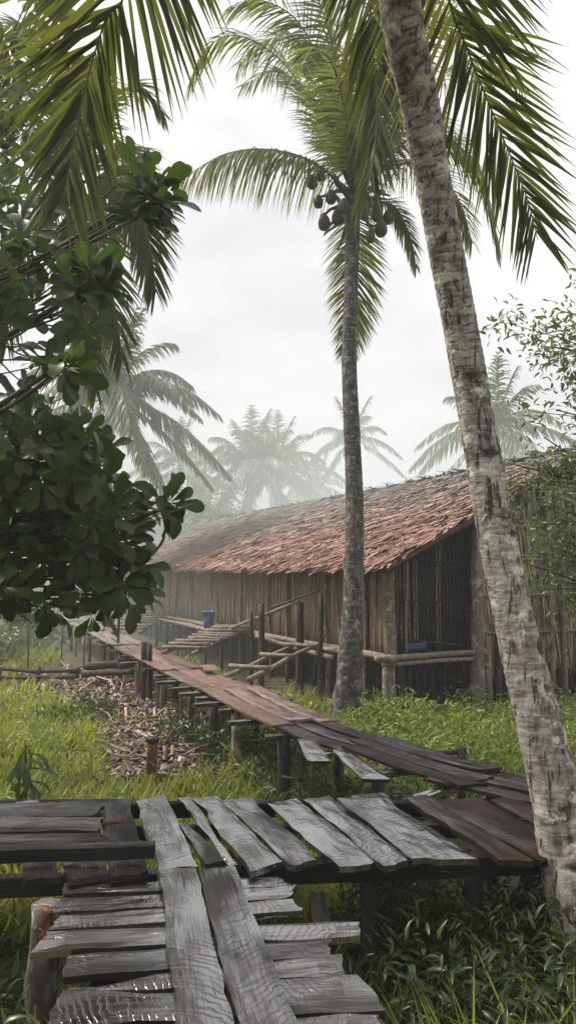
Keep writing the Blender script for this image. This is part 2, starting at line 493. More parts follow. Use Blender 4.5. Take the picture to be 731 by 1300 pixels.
def build_ground():
    ax = np.r_[np.linspace(-300, -20, 15), np.linspace(-18, 18, 90), np.linspace(20, 300, 15)]
    ay = np.r_[np.linspace(-200, -6, 10), np.linspace(-5, 36, 100), np.linspace(40, 600, 18)]
    V = []
    for y in ay:
        for x in ax:
            V.append((x, y, ground_z(x, y) if abs(x) < 40 and -6 < y < 50 else 0.0))
    n = len(ax)
    F = [(j * n + i, j * n + i + 1, (j + 1) * n + i + 1, (j + 1) * n + i) for j in range(len(ay) - 1) for i in range(n - 1)]
    o = obj('ground', mesh_np('ground', V, F, True), M['ground'])
    tag(o, 'muddy green marsh ground under the walkways', None, None, 'structure')
build_ground()

# ------------------------------------------------------------------ planks
def plank_mesh(L, w, th, seed, jag=0.03, wob=0.012, w2=None, notch=(), warp=0.012, sag=0.0):
    nx, ny = max(5, int(L / 0.11)), 5
    w2 = w if w2 is None else w2
    r = np.random.default_rng(seed)
    sk0, sk1 = r.normal(0, jag), r.normal(0, jag)
    j0 = [sk0 * (2 * j / ny - 1) + r.normal(0, jag * .35) for j in range(ny + 1)]
    j1 = [sk1 * (2 * j / ny - 1) + r.normal(0, jag * .35) for j in range(ny + 1)]
    top, bot = [], []
    for i in range(nx + 1):
        u = i / nx
        ww = w + (w2 - w) * u
        eL = wob * nz((u * L * 3, seed, 0), 1, 1.7) + wob * 0.7 * nz((u * L * 11, seed, 0), 1, 5.1)
        eR = wob * nz((u * L * 3, seed, 4), 1, 8.2) + wob * 0.7 * nz((u * L * 11, seed, 4), 1, 2.9)
        for (a, b, dep) in notch:             # rotted bites out of the +y (dep>0) or -y (dep<0) edge
            k = max(0.0, 1 - abs((u - a) / b))
            k *= 0.75 + 0.5 * nz((u * 40, seed, 0), 1, 3)
            if dep > 0: eR -= dep * k
            else: eL -= dep * k
        for j in range(ny + 1):
            v = j / ny
            y = (-ww / 2 + eL) * (1 - v) + (ww / 2 + eR) * v
            x = -L / 2 + L * u
            x += j0[j] * max(0, 1 - u * nx / 1.0) + j1[j] * max(0, 1 - (1 - u) * nx / 1.0)
            cup = 0.03 * w * (2 * v - 1) ** 2
            z = warp * nz((x * 1.1, y * 2, seed), 1, 6.6) + 0.004 * nz((x * 6, y * 20, seed), 1, 2.2) + cup * nz((seed, 1, 0), 1, 0.3) - sag * math.sin(math.pi * u)
            ez = 0.006 if j in (0, ny) or i in (0, nx) else 0.0
            top.append((x, y, z - ez))
            bot.append((x, y, z - th))
    N = (nx + 1) * (ny + 1)
    V = top + bot
    F = []
    q = lambda i, j: i * (ny + 1) + j
    for i in range(nx):
        for j in range(ny):
            F.append((q(i, j), q(i + 1, j), q(i + 1, j + 1), q(i, j + 1)))
            F.append((N + q(i, j), N + q(i, j + 1), N + q(i + 1, j + 1), N + q(i + 1, j)))
        F.append((q(i, 0), N + q(i, 0), N + q(i + 1, 0), q(i + 1, 0)))
        F.append((q(i, ny), q(i + 1, ny), N + q(i + 1, ny), N + q(i, ny)))
    for j in range(ny):
        F.append((q(0, j), q(0, j + 1), N + q(0, j + 1), N + q(0, j)))
        F.append((q(nx, j), N + q(nx, j), N + q(nx, j + 1), q(nx, j + 1)))
    return V, F

_ps = [100]
def plank(parent, p0, p1, w, th, mat, name='plank', roll=0.0, **kw):
    p0, p1 = np.asarray(p0, float), np.asarray(p1, float)
    _ps[0] += 1
    L = np.linalg.norm(p1 - p0)
    V, F = plank_mesh(L, w, th, kw.pop('seed', _ps[0]), **kw)
    me = mesh_np(name, V, F)
    o = obj(name, me, mat, parent, (p0 + p1) / 2)
    X = unit(p1 - p0)
    Y = unit(np.cross((0, 0, 1), X))
    Z = np.cross(X, Y)
    mt = Matrix(((X[0], Y[0], Z[0]), (X[1], Y[1], Z[1]), (X[2], Y[2], Z[2])))
    o.rotation_euler = (mt @ Matrix.Rotation(roll, 3, 'X')).to_euler()
    return o

def plank_q(parent, a0, a1, b0, b1, z, th, mat, dz=(0, 0), **kw):
    """a plank whose two ends are seen at a0-a1 and b0-b1 in the picture, at height z"""
    A0, A1, B0, B1 = G(*a0, z), G(*a1, z), G(*b0, z), G(*b1, z)
    pa, pb = (A0 + A1) / 2 + (0, 0, dz[0]), (B0 + B1) / 2 + (0, 0, dz[1])
    X = unit(pb - pa)
    Y = np.cross((0, 0, 1), X)
    wa, wb = abs(np.dot(A1 - A0, Y)), abs(np.dot(B1 - B0, Y))
    return plank(parent, pa, pb, wa, th, mat, w2=wb, **kw)

DZ = 0.90
# --- approach walkway, under the camera
root = empty('plank_walkway', (-0.35, 2.6, 0), 'grey wet plank walkway at the bottom, two long boards lying on short ones', 'walkway')
rows = [  # left x, top, bottom ; right x, top, bottom
    (80, 1117, 1131, 360, 1108, 1120), (73, 1134, 1152, 371, 1121, 1137), (70, 1156, 1176, 378, 1139, 1156),
    (51, 1178, 1204, 456, 1165, 1187), (82, 1207, 1237, 418, 1188, 1210), (90, 1240, 1251, 436, 1212, 1234),
    (68, 1255, 1296, 472, 1237, 1282), (60, 1300, 1345, 483, 1287, 1325)]
for k, (xl, yl0, yl1, xr, yr0, yr1) in enumerate(rows):
    nt = {5: [(0.1, 0.2, 0.08)], 6: [(0.30, 0.22, 0.10)], 2: [(0.15, 0.2, 0.05)]}.get(k, [])
    plank_q(root, (xl, yl0), (xl, yl1), (xr, yr0), (xr, yr1), 0.85, 0.035, M['plank_wet'], jag=0.016, wob=0.022, notch=nt,
            dz=(random.uniform(-.02, .01), random.uniform(-.01, .01)), roll=random.uniform(-.05, .05))
y = 2.48
while y > -1.5:
    w = random.uniform(0.17, 0.26)
    y -= w / 2
    x0 = -0.95 + random.uniform(-.1, .1)
    plank(root, (x0, y, 0.85), (0.42 + random.uniform(-.1, .1), y + random.uniform(-.03, .03), 0.85), w, 0.035, M['plank_wet'], jag=0.03, wob=0.02)
    y -= w / 2 + random.uniform(.01, .04)
plank_q(root, (203, 1101), (250, 1100), (228, 1330), (305, 1330), 0.895, 0.04, M['plank_wet'], jag=0.008, wob=0.016, notch=[(0.78, 0.06, 0.03)])
plank_q(root, (252, 1101), (297, 1099), (312, 1330), (390, 1330), 0.897, 0.04, M['plank_wet'], jag=0.008, wob=0.014)
plank(root, (-0.36, 2.62, 0.893), (-0.30, -1.2, 0.893), 0.24, 0.04, M['plank_wet'], jag=0.01)
plank(root, (-0.06, 2.62, 0.893), (-0.02, -1.2, 0.893), 0.25, 0.04, M['plank_wet'], jag=0.01)
for x in (-0.78, 0.16):
    plank(root, (x, 4.15, 0.795), (x + 0.02, -1.3, 0.795), 0.09, 0.10, M['beam'], 'beam')
for x, yy in ((0.16, 3.7), (0.18, 1.6), (-0.78, 1.4), (0.18, -0.6), (-0.78, -0.6)):
    log('post', root, (x, yy, -0.25), (x, yy, 0.695), 0.06, 0.055, M['post'], seed=yy * 3 + x)
# the big post with the red cut head at the left edge
pt = G(57, 1140, 0.83)
po = log('post', root, (pt[0] + 0.0, pt[1], -0.25), (pt[0] + 0.01, pt[1], 0.80), 0.085, 0.072, M['post_rough'], seed=3, sides=18, seg=14, knob=0.28)
tag(po, 'bark covered post with a red cut face at its head')
V, F = log_mesh((pt[0] + 0.03, pt[1] - 0.052, 0.645), (pt[0] + 0.03, pt[1] - 0.046, 0.80), 0.038, 0.030, 5, 0.1, 12, 9, 0.6)
obj('cut_face', mesh_np('cut_face', V, F, True), M['cut_red'], po)

# --- cross walkway
root = empty('crossing_walkway', (0.4, 4.8, 0), 'bright wet crossing walkway of slanting boards on a black beam, ending behind the leaning palm', 'walkway')
cross = [
    ((172, 1014), (212, 1013), (203, 1099), (251, 1098), 'plank_wet', []),
    ((228, 1046), (238, 1046), (258, 1098), (288, 1097), 'plank_wet', []),
    ((226, 1012), (241, 1011), (289, 1097), (303, 1096), 'plank_wet', []),
    ((243, 1012), (276, 1011), (314, 1098), (362, 1097), 'plank_wet', [(0.2, 0.14, -0.06)]),
    ((279, 1011), (318, 1011), (365, 1096), (408, 1092), 'plank_wet', [(0.95, 0.12, 0.04)]),
    ((335, 1015), (380, 1014), (425, 1096), (482, 1094), 'plank_wet', []),
    ((383, 1010), (420, 1009), (484, 1095), (523, 1094), 'plank_wet', [(0.35, 0.2, 0.03)]),
    ((423, 1011), (492, 1010), (525, 1094), (606, 1089), 'plank_wet', [(0.3, 0.3, 0.05)]),
    ((512, 1009), (545, 1008), (640, 1092), (676, 1089), 'plank_dark', []),
    ((547, 1013), (612, 1012), (679, 1089), (742, 1081), 'plank_dark', []),
    ((615, 1013), (652, 1013), (745, 1080), (782, 1076), 'plank_dark', []),
    ((655, 1011), (700, 1011), (786, 1075), (850, 1071), 'plank_dark', []),
]
for k, (a0, a1, b0, b1, mt, nt) in enumerate(cross):
    o = plank_q(root, a0, a1, b0, b1, DZ, 0.04, M[mt], jag=0.022, wob=0.02, notch=nt, dz=(random.uniform(-.012, .012), random.uniform(-.004, .012)), roll=random.uniform(-.03, .03))
p0, p1 = G(660, 1092, 0.88), G(676, 1090, 0.88)
plank(root, G(300, 1098, 0.858) + (0, 0.05, 0), G(840, 1080, 0.858) + (0, .05, 0), 0.10, 0.115, M['beam'], 'beam')
plank(root, G(200, 1016, 0.858) + (0, -.05, 0), G(760, 1012, 0.858) + (0, -.05, 0), 0.09, 0.10, M['beam'], 'beam')
plank(root, G(180, 1050, 0.856), G(800, 1040, 0.856), 0.08, 0.09, M['beam'], 'beam')
for px, py in ((320, 1100), (470, 1100), (602, 1095), (300, 1016), (520, 1013), (665, 1013), (800, 1085)):
    p = G(px, py, 0.75) + (0, 0.05 if py > 1050 else -0.05, 0)
    log('post', root, (p[0], p[1], -0.25), (p[0], p[1], 0.76), 0.06, 0.055, M['pole_dark'], seed=px)

# --- dark landing at the left
root = empty('dark_landing', (-1.7, 4.7, 0), 'soaked black landing at the left edge with a loose beam on top', 'walkway')
for a0, a1, b0, b1 in (((127, 1016), (163, 1014), (139, 1110), (189, 1108)), ((62, 1016), (120, 1016), (86, 1112), (137, 1111)), ((20, 1016), (50, 1016), (31, 1114), (74, 1113)),
                       ((-60, 1016), (-10, 1016), (-62, 1116), (-8, 1115)), ((-140, 1016), (-80, 1016), (-160, 1116), (-90, 1116))):
    plank_q(root, a0, a1, b0, b1, DZ - 0.012, 0.04, M['plank_dark'], jag=0.02, wob=0.015)
plank_q(root, (-180, 1022), (-180, 1036), (127, 1018), (127, 1034), DZ + 0.032, 0.032, M['plank_dark'], jag=0.03, wob=0.02)
plank_q(root, (-180, 1037), (-180, 1056), (128, 1035), (128, 1053), DZ + 0.034, 0.032, M['plank_dark'], jag=0.03, wob=0.02, notch=[(0.9, 0.12, -0.05)])
plank_q(root, (-180, 1060), (-180, 1075), (140, 1054), (134, 1066), DZ + 0.036, 0.032, M['plank_dark'], jag=0.03, wob=0.02)
plank_q(root, (-180, 1073), (-180, 1081), (197, 1066), (197, 1073), DZ + 0.095, 0.075, M['beam'], name='beam', jag=0.005, wob=0.006)
plank_q(root, (-180, 1116), (-180, 1124), (199, 1102), (199, 1109), DZ - 0.056, 0.10, M['beam'], name='beam', jag=0.005, wob=0.006)
plank_q(root, (-180, 1016), (-180, 1024), (199, 1014), (199, 1022), DZ - 0.058, 0.10, M['beam'], name='beam', jag=0.005, wob=0.006)
b = G(138, 1057, DZ)
V, F = log_mesh(b + (-0.03, 0, 0.055), b + (0.07, 0.03, 0.06), 0.02, 0.012, 3, 0.05, 7, 4, 0.5)
obj('red_splinter', mesh_np('red_splinter', V, F, True), M['cut_red'], root)
for px, py in ((-60, 1120), (-60, 1020), (105, 1018), (150, 1112)):
    p = G(px, py, 0.78)
    log('post', root, (p[0], p[1], -0.25), (p[0], p[1], 0.742), 0.055, 0.05, M['post'], seed=px + 3)

# --- winding boardwalk along the house
root = empty('winding_boardwalk', (-0.9, 10.6, 0), 'long winding boardwalk of reddish brown boards on low posts along the thatched house', 'walkway')
path = spline([(2.45, 5.15, .93), (1.72, 5.62, .93), (1.22, 6.15, .94), (0.72, 6.95, .95), (0.18, 7.75, .97), (-0.42, 9.3, .96), (-0.92, 10.7, .92), (-1.62, 12.3, .90), (-2.35, 14.0, .90), (-3.6, 17.0, .90), (-5.1, 20.6, .90), (-6.6, 24.2, .90), (-8.2, 28, .9)], 400)
arc = np.r_[0, np.cumsum(np.linalg.norm(np.diff(path, axis=0), axis=1))]
def at_path(s, off=0.0, dz=0.0):
    i = min(np.searchsorted(arc, s), len(path) - 2)
    T = unit(path[i + 1] - path[i])
    N = unit(np.cross((0, 0, 1), T))          # to the left of travel
    return path[i] + N * off + np.array([0, 0, dz])
s = 0.1
seg = 0
while s < arc[-1] - 2:
    Ls = (1.15 if s < 2.6 else random.uniform(1.9, 2.6))
    nb = 3
    mt = 'plank_dark' if s < 3.3 else ('plank_brown' if s < 11 else 'plank_grey')
    wtot = 0.66 if s < 3 else 0.78
    offs = np.linspace(-1, 1, nb) * (wtot / 2 - wtot / nb / 2)
    lift = 0.012 if seg % 2 else -0.012
    for k in range(nb):
        a, b = s + random.uniform(-.22, .05), s + Ls + random.uniform(.0, .22)
        d = random.uniform(-.02, .02)
        plank(root, at_path(a, offs[k] + d, lift + random.uniform(-.008, .008)), at_path(b, offs[k] + d + random.uniform(-.03, .03), lift + random.uniform(-.008, .008) + 0.01 * (k % 2)),
              wtot / nb - random.uniform(0.0, 0.035), 0.03, M[mt], jag=0.03, wob=0.015, roll=random.uniform(-.04, .04), sag=0.02)
    s += Ls
    seg += 1
# two loose boards at the bend and a short pale board
plank_q(root, (423, 953), (440, 949), (462, 990), (492, 985), 0.93, 0.03, M['plank_wet'], jag=0.02)
plank_q(root, (378, 938), (398, 934), (392, 968), (418, 962), 0.93, 0.03, M['plank_wet'], jag=0.02)
plank_q(root, (256, 845), (270, 842), (262, 851), (281, 849), 0.95, 0.025, M['plank_brown'], jag=0.02)
s = 0.5
k = 0
while s < arc[-1] - 1.5:
    ex = random.uniform(.42, .72)
    a, b = at_path(s, ex, -0.062), at_path(s + random.uniform(-.06, .06), -random.uniform(.42, .6), -0.062)
    plank(root, a, b, random.uniform(.07, .11), .05, M['plank_wet'], 'crossbeam', jag=.006, wob=.006)
    if k % 2 == 0:
        for e in (random.uniform(.26, .4), -random.uniform(.26, .36)):
            q = at_path(s + 0.02, e, 0)
            rr_ = random.uniform(.035, .065)
            log('post', root, (q[0] + random.uniform(-.06, .06), q[1], -0.3), (q[0], q[1], q[2] - 0.10), rr_ * 1.1, rr_, M['post' if random.random() < .3 else 'pole_dark'], seed=k * 2.3 + e, sides=8, seg=5, knob=.25)
    s += random.uniform(.5, .85) if s < 9 else random.uniform(.9, 1.3)
    k += 1
# a length of rail at the right of the bend
a, b = G(535, 960, 1.0), G(592, 953, 1.0)
log('rail', root, W(538, 957, 7.2), W(592, 953, 7.2), 0.025, 0.025, M['pole_dark'], seed=2)
log('rail', root, W(598, 985, 6.2), W(652, 983, 6.2), 0.025, 0.025, M['pole_dark'], seed=4)
q = W(585, 953, 7.2); log('post', root, (q[0], q[1], -0.3), (q[0], q[1], q[2] + 0.03), 0.05, 0.045, M['pole_dark'], seed=41)
q = W(622, 983, 6.2); log('post', root, (q[0], q[1], -0.3), (q[0], q[1], q[2] - 0.03), 0.05, 0.045, M['pole_dark'], seed=42)
log('rail', root, W(440, 935, 8.0), W(478, 937, 8.0), 0.04, 0.04, M['beam'], seed=5)
# standing posts of the boardwalk
for px, pt_, pb_, y, r in ((183, 815, 862, 13.9, .06), (190, 818, 862, 13.7, .055), (151, 768, 822, 17.2, .035), (205, 850, 880, 12.9, .10)):
    tp, bp = W(px, pt_, y), W(px, pb_, y)
    log('post', root, (bp[0], bp[1], -0.25), tp, r, r * .9, M['pole_dark'], seed=px, sides=8)

# ------------------------------------------------------------------ the thatched stilt house
LEN, WID, FLOOR, WTOP, RIDGE = 23.0, 9.2, 1.02, 2.80, 5.05
house = empty('stilt_house', (HC[0], HC[1], 0), 'long stilt house with shaggy red brown thatch and walls of upright sticks', 'house')
def flat(name, corners, th, mat, parent, smooth=False):
    c = [np.asarray(p, float) for p in corners]
    n = unit(np.cross(c[1] - c[0], c[3] - c[0])) * th
    V = c + [p - n for p in c]
    F = [(0, 1, 2, 3), (7, 6, 5, 4), (0, 4, 5, 1), (1, 5, 6, 2), (2, 6, 7, 3), (3, 7, 4, 0)]
    return obj(name, mesh_np(name, V, F, smooth), mat, parent)
SL = (RIDGE - WTOP) / (WID / 2)
def roof_pt(u, v, lift=0.0, side=0):     # u metres along, v 0 eave..1 ridge
    n = -0.45 + (WID / 2 + 0.45) * v
    z = WTOP - 0.45 * SL + SL * (n + 0.45)
    z += -0.10 * math.sin(math.pi * min(max(u / LEN, 0), 1)) * v
    if side: n = WID - n
    return H(u, n, z + lift)
U0, U1 = -0.55, LEN + 0.5
def roof_slab(name, side):
    us, vs = np.linspace(U0, U1, 25), np.linspace(0, 1, 5)
    top = [roof_pt(u, v, -.003 * side, side) for u in us for v in vs]
    bot = [p - (0, 0, .07) for p in top]
    N, q = len(top), lambda i, j: i * 5 + j
    F = []
    for i in range(24):
        for j in range(4):
            F += [(q(i, j), q(i, j + 1), q(i + 1, j + 1), q(i + 1, j)), (N + q(i, j), N + q(i + 1, j), N + q(i + 1, j + 1), N + q(i, j + 1))]
        F += [(q(i, 0), q(i + 1, 0), N + q(i + 1, 0), N + q(i, 0)), (q(i, 4), N + q(i, 4), N + q(i + 1, 4), q(i + 1, 4))]
    for j in range(4):
        F += [(q(0, j), N + q(0, j), N + q(0, j + 1), q(0, j + 1)), (q(24, j), q(24, j + 1), N + q(24, j + 1), N + q(24, j))]
    return obj(name, mesh_np(name, top + bot, F), M['thatch_core'], house)
roof = roof_slab('roof', 0)
roof_slab('roof_back', 1)

def strips(n, place, L0, L1, w0, w1, curl, seed, updir):
    """n little leaf strips; place(r) -> base point, direction, normal"""
    r = np.random.default_rng(seed)
    V = np.zeros((n, 6, 3)); rv = np.zeros((n, 6))
    for i in range(n):
        p, d, nn = place(r)
        L, w = r.uniform(L0, L1), r.uniform(w0, w1)
        sd = unit(np.cross(d, nn)) * w / 2
        c = r.uniform(*curl)
        for k, t in enumerate((0, 0.55, 1.0)):
            ww = (0.8, 1.0, 0.35)[k]
            q = p + d * L * t + nn * (updir * t * (1 - 0.4 * t) * c)
            V[i, 2 * k] = q - sd * ww
            V[i, 2 * k + 1] = q + sd * ww
        rv[i] = r.random()
    F = (np.arange(n)[:, None, None] * 6 + np.array([[0, 1, 3, 2], [2, 3, 5, 4]])[None]).reshape(-1, 4)
    return V.reshape(-1, 3), F, rv.ravel()
rn = unit(np.array([-HN[0] * SL, -HN[1] * SL, 1.0]))
down = unit(np.array([-HN[0], -HN[1], -SL]))
alongv = np.array([HD[0], HD[1], 0])
def pl_roof(side):
    rnn, dn = (rn, down) if not side else (unit(np.array([HN[0] * SL, HN[1] * SL, 1.0])), unit(np.array([HN[0], HN[1], -SL])))
    def f(r):
        u = U0 - 0.03 + (U1 - U0 + 0.06) * r.random() ** 1.05
        v = r.uniform(0.0, 1.0)
        if r.random() < 0.10: v = r.uniform(0, 0.05)
        a = r.normal(0.15, 0.5)
        return roof_pt(u, min(v + 0.02, 1), 0.012 + r.uniform(0, 0.07), side), unit(dn * math.cos(a) + alongv * math.sin(a) + rnn * r.uniform(-.04, .11)), unit(rnn + r.normal(0, .2, 3))
    return f
V, F, rv = strips(38000, pl_roof(0), 0.18, 0.55, 0.025, 0.07, (-0.01, 0.05), 11, 1)
obj('thatch', mesh_np('thatch', V, F, False, rv), M['thatch'], roof, kind='stuff')
V, F, rv = strips(2500, pl_roof(1), 0.3, 0.8, 0.05, 0.12, (-0.01, 0.05), 12, 1)
obj('thatch_back', mesh_np('thatch_back', V, F, False, rv), M['thatch'], roof, kind='stuff')
def pl_ridge(r):
    u = U0 + (U1 - U0) * r.random() ** 1.3
    a = r.uniform(0, 6.28)
    return roof_pt(u, 0.985, 0.06), unit(np.array([math.cos(a), math.sin(a), r.uniform(-.2, .15)])), np.array([0, 0, 1.0])
V, F, rv = strips(900, pl_ridge, 0.2, 0.5, 0.03, 0.08, (-0.02, 0.02), 13, 1)
obj('ridge_thatch', mesh_np('ridge_thatch', V, F, False, rv), M['thatch'], roof, kind='stuff')
# rafters under the verge
for v0 in (0.0,):
    log('rafter', house, roof_pt(-0.32, 0.03, -0.12), roof_pt(-0.32, 0.99, -0.12), 0.04, 0.035, M['pole_dark'], seed=8)
    log('rafter', house, roof_pt(-0.32, 0.03, -0.12, 1), roof_pt(-0.32, 0.99, -0.12, 1), 0.04, 0.035, M['pole_dark'], seed=9)
for v in (0.0, 0.25, 0.5, 0.75):
    log('purlin', house, roof_pt(-0.5, v + 0.03, -0.11), roof_pt(LEN, v + 0.03, -0.11), 0.03, 0.03, M['pole_dark'], seed=10 + v, bend=0.003)

# walls: upright sticks over an added dark backing sheet that stops light
inner = flat('wall', [H(0, 0.10, FLOOR), H(LEN, 0.10, FLOOR), H(LEN, 0.10, WTOP), H(0, 0.10, WTOP)], 0.05, M['inner'], house)
flat('back_wall', [H(0, WID - .1, FLOOR), H(LEN, WID - .1, FLOOR), H(LEN, WID - .1, WTOP), H(0, WID - .1, WTOP)][::-1], 0.05, M['inner'], house)
def gable_panel(nm, t, n0, n1, zf):
    zt = lambda n: WTOP - .05 + SL * min(n, WID - n)
    ns = [n0] + ([WID / 2] if n0 < WID / 2 < n1 else []) + [n1]
    g = [H(t, n0, zf), H(t, n1, zf)] + [H(t, q, zt(q)) for q in ns[::-1]]
    k = len(g)
    V = g + [p + np.array([HD[0], HD[1], 0]) * 0.05 for p in g]
    F = [tuple(range(k)), tuple(range(2 * k - 1, k - 1, -1))] + [(i, i + k, (i + 1) % k + k, (i + 1) % k) for i in range(k)]
    obj(nm, mesh_np(nm, V, F), M['inner'], house)
gable_panel('gable_wall', 0.16, 1.9, WID - .16, FLOOR)
gable_panel('bay_wall', 0.34, 0.16, 1.9, FLOOR)
gable_panel('far_gable_wall', LEN - .1, 0.16, WID - .16, FLOOR)
flat('bay_side_wall', [H(0.17, 1.95, FLOOR), H(0.36, 1.95, FLOOR), H(0.36, 1.95, WTOP + SL * 1.8), H(0.17, 1.95, WTOP + SL * 1.8)], 0.04, M['inner'], house)
flat('floor', [H(0.02, 0.02, FLOOR), H(0.02, WID - .02, FLOOR), H(LEN, WID - .02, FLOOR), H(LEN, 0.02, FLOOR)], 0.06, M['inner'], house)
parts = []
t = 0.3
k = 0
while t < LEN:
    w = random.uniform(0.014, 0.034)
    top = WTOP + random.uniform(-.06, .0)
    b = FLOOR + random.uniform(-0.22, 0.12)
    lean = random.uniform(-.05, .05)
    parts.append(log_mesh(H(t, 0.045 + random.uniform(-.03, .02), b), H(t + lean, 0.05, top), w * random.uniform(.8, 1.1), w * random.uniform(.5, .9), k, 0.012, 5, 3))
    t += w * 2 + random.uniform(-0.012, 0.022)
    k += 1
V, F = merge(parts)
obj('wall_sticks', mesh_np('wall_sticks', V, F, True), M['stick'], inner, kind='stuff')
# sticks of the gable bay, each its own pole
n = 0.22
k = 0
while n < 1.7:
    zt = WTOP + SL * n - 0.12
    log('wall_pole', house, H(0.28, n, FLOOR + 0.01), H(0.28, n + random.uniform(-.03, .03), zt), random.uniform(.016, .032), .018, M['pole_dark' if random.random() < .6 else 'post'], seed=k, sides=6, seg=3, bend=.015)
    n += random.uniform(.06, .11); k += 1
for (z, n0, n1, r) in ((1.95, .3, 1.7, .02), (2.72, .1, 1.8, .02), (1.2, .15, 1.75, .03)):
    log('rail', house, H(0.20, n0, z + (.1 if z < 1.5 else 0)), H(0.20, n1, z - (.1 if z < 1.5 else 0)), r, r, M['pole_dark'], seed=z, sides=6)
# gable beyond the thick post: straw mats in two tiers
def pl_straw(z_top, z_j):
    def f(r):
        n = r.uniform(1.9, 7.6)
        zt = min(z_top + r.normal(0, z_j), WTOP + SL * min(n, WID - n) - 0.15)
        d = unit(np.array([r.normal(0, .08), r.normal(0, .05), -1.0]))
        return H(0.08 - r.uniform(0, .09), n, zt), d, np.array([-HD[0], -HD[1], 0])
    return f
for k, (zt, num) in enumerate(((4.3, 700), (3.5, 1100), (2.95, 1500), (2.2, 1700), (1.5, 1500))):
    V, F, rv = strips(num, pl_straw(zt, .08), 0.45, 0.95, 0.018, 0.05, (0.0, 0.06), 20 + k, 1)
    obj('straw_mat', mesh_np('straw_mat', V, F, False, rv), M['straw'], house, kind='stuff')
for z in (1.35, 2.05, 2.75, 3.4):
    log('rail', house, H(-0.06, 1.8, z), H(-0.06, 7.4, z + random.uniform(-.05, .05)), 0.028, 0.024, M['pole'], seed=z * 3, bend=.01)
for n, r, zt, mtn in ((2.3, .07, 3.7, 'pole_dark'), (3.6, .05, 4.2, 'pole'), (3.95, .06, 4.2, 'post'), (4.75, .06, 4.6, 'post'), (5.8, .07, 4.0, 'post'), (7.2, .07, 3.4, 'post'), (9.1, .09, 2.6, 'post')):
    log('post', house, H(-0.13, n, -0.25), H(-0.13, n, zt), r, r * .85, M[mtn], seed=n * 5)
# thick corner posts
log('corner_post', house, H(-0.02, -0.10, -0.25), H(-0.02, -0.06, WTOP - 0.1), 0.125, 0.10, M['post'], seed=61, sides=12, seg=9, knob=0.25)
log('corner_post', house, H(-0.12, 1.80, -0.25), H(-0.10, 1.86, 3.45), 0.14, 0.11, M['post'], seed=64, sides=12, seg=10, knob=0.22)
log('post', house, H(0.06, 0.33, FLOOR), H(0.06, 0.36, WTOP), 0.035, 0.03, M['pole'], seed=65)
log('post', house, H(-0.05, 2.08, -0.25), H(-0.05, 2.1, 1.3), 0.10, 0.08, M['post'], seed=66)
# floor beams
log('floor_beam', house, H(-0.17, -0.45, FLOOR - 0.02), H(-0.17, 1.95, FLOOR + 0.0), 0.06, 0.05, M['pole'], seed=70, bend=.01)
log('floor_beam', house, H(-0.16, -0.3, FLOOR - 0.13), H(-0.16, 1.7, FLOOR - 0.12), 0.045, 0.04, M['pole'], seed=71, bend=.01)
log('floor_beam', house, H(-0.3, -0.14, FLOOR - 0.03), H(9.0, -0.14, FLOOR - 0.03), 0.07, 0.06, M['pole'], seed=72, bend=.004, seg=10)
log('floor_beam', house, H(8.6, -0.20, FLOOR - 0.02), H(LEN, -0.14, FLOOR - 0.0), 0.06, 0.05, M['pole'], seed=73, bend=.004, seg=10)
for n in (0.25, 2.6, 4.6, 6.8, 9.0):
    t = 0.2
    k = 0
    while t < LEN:
        log('stilt', house, H(t, n + random.uniform(-.1, .1), -0.25), H(t + random.uniform(-.08, .08), n, FLOOR - 0.06), random.uniform(.05, .085), .05, M['pole_dark'], seed=t * n, sides=7, seg=3)
        t += random.uniform(0.6, 0.95) if n == 0.25 else 1.9
# slats closing the space under the gable bay and part of the front
n = 0.1
while n < 6.5:
    log('under_slat', house, H(0.3, n, -0.2), H(0.3, n + random.uniform(-.05, .05), FLOOR - 0.07), random.uniform(.02, .045), .025, M['pole_dark'], seed=n * 7, sides=5, seg=3)
    n += random.uniform(.09, .2)
# poles that lean on the front wall
for (t0, n0, z0, t1, z1, r, mtn) in ((3.1, -.30, .35, 3.9, 2.55, .03, 'pole'), (6.0, -.25, .9, 6.8, 2.6, .03, 'pole'), (8.6, -.3, .9, 9.5, 2.65, .028, 'pole'), (1.1, -.35, -.1, 2.0, 2.5, .03, 'pole'), (12.2, -.3, .9, 12.6, 2.6, .03, 'pole_dark'), (15.0, -.3, .9, 15.8, 2.6, .03, 'pole')):
    log('leaning_pole', house, H(t0, n0, z0), H(t1, -0.05, z1), r, r * .8, M[mtn], seed=t0, bend=.01, sides=6)
for t in (0.9, 2.4, 4.3, 5.3, 7.2, 9.6, 11.4, 13.8, 16.2, 18.5, 21):
    log('wall_post', house, H(t, -0.02, -0.25), H(t, -0.01, WTOP - .1), .036, .032, M['post'], seed=t, sides=7)
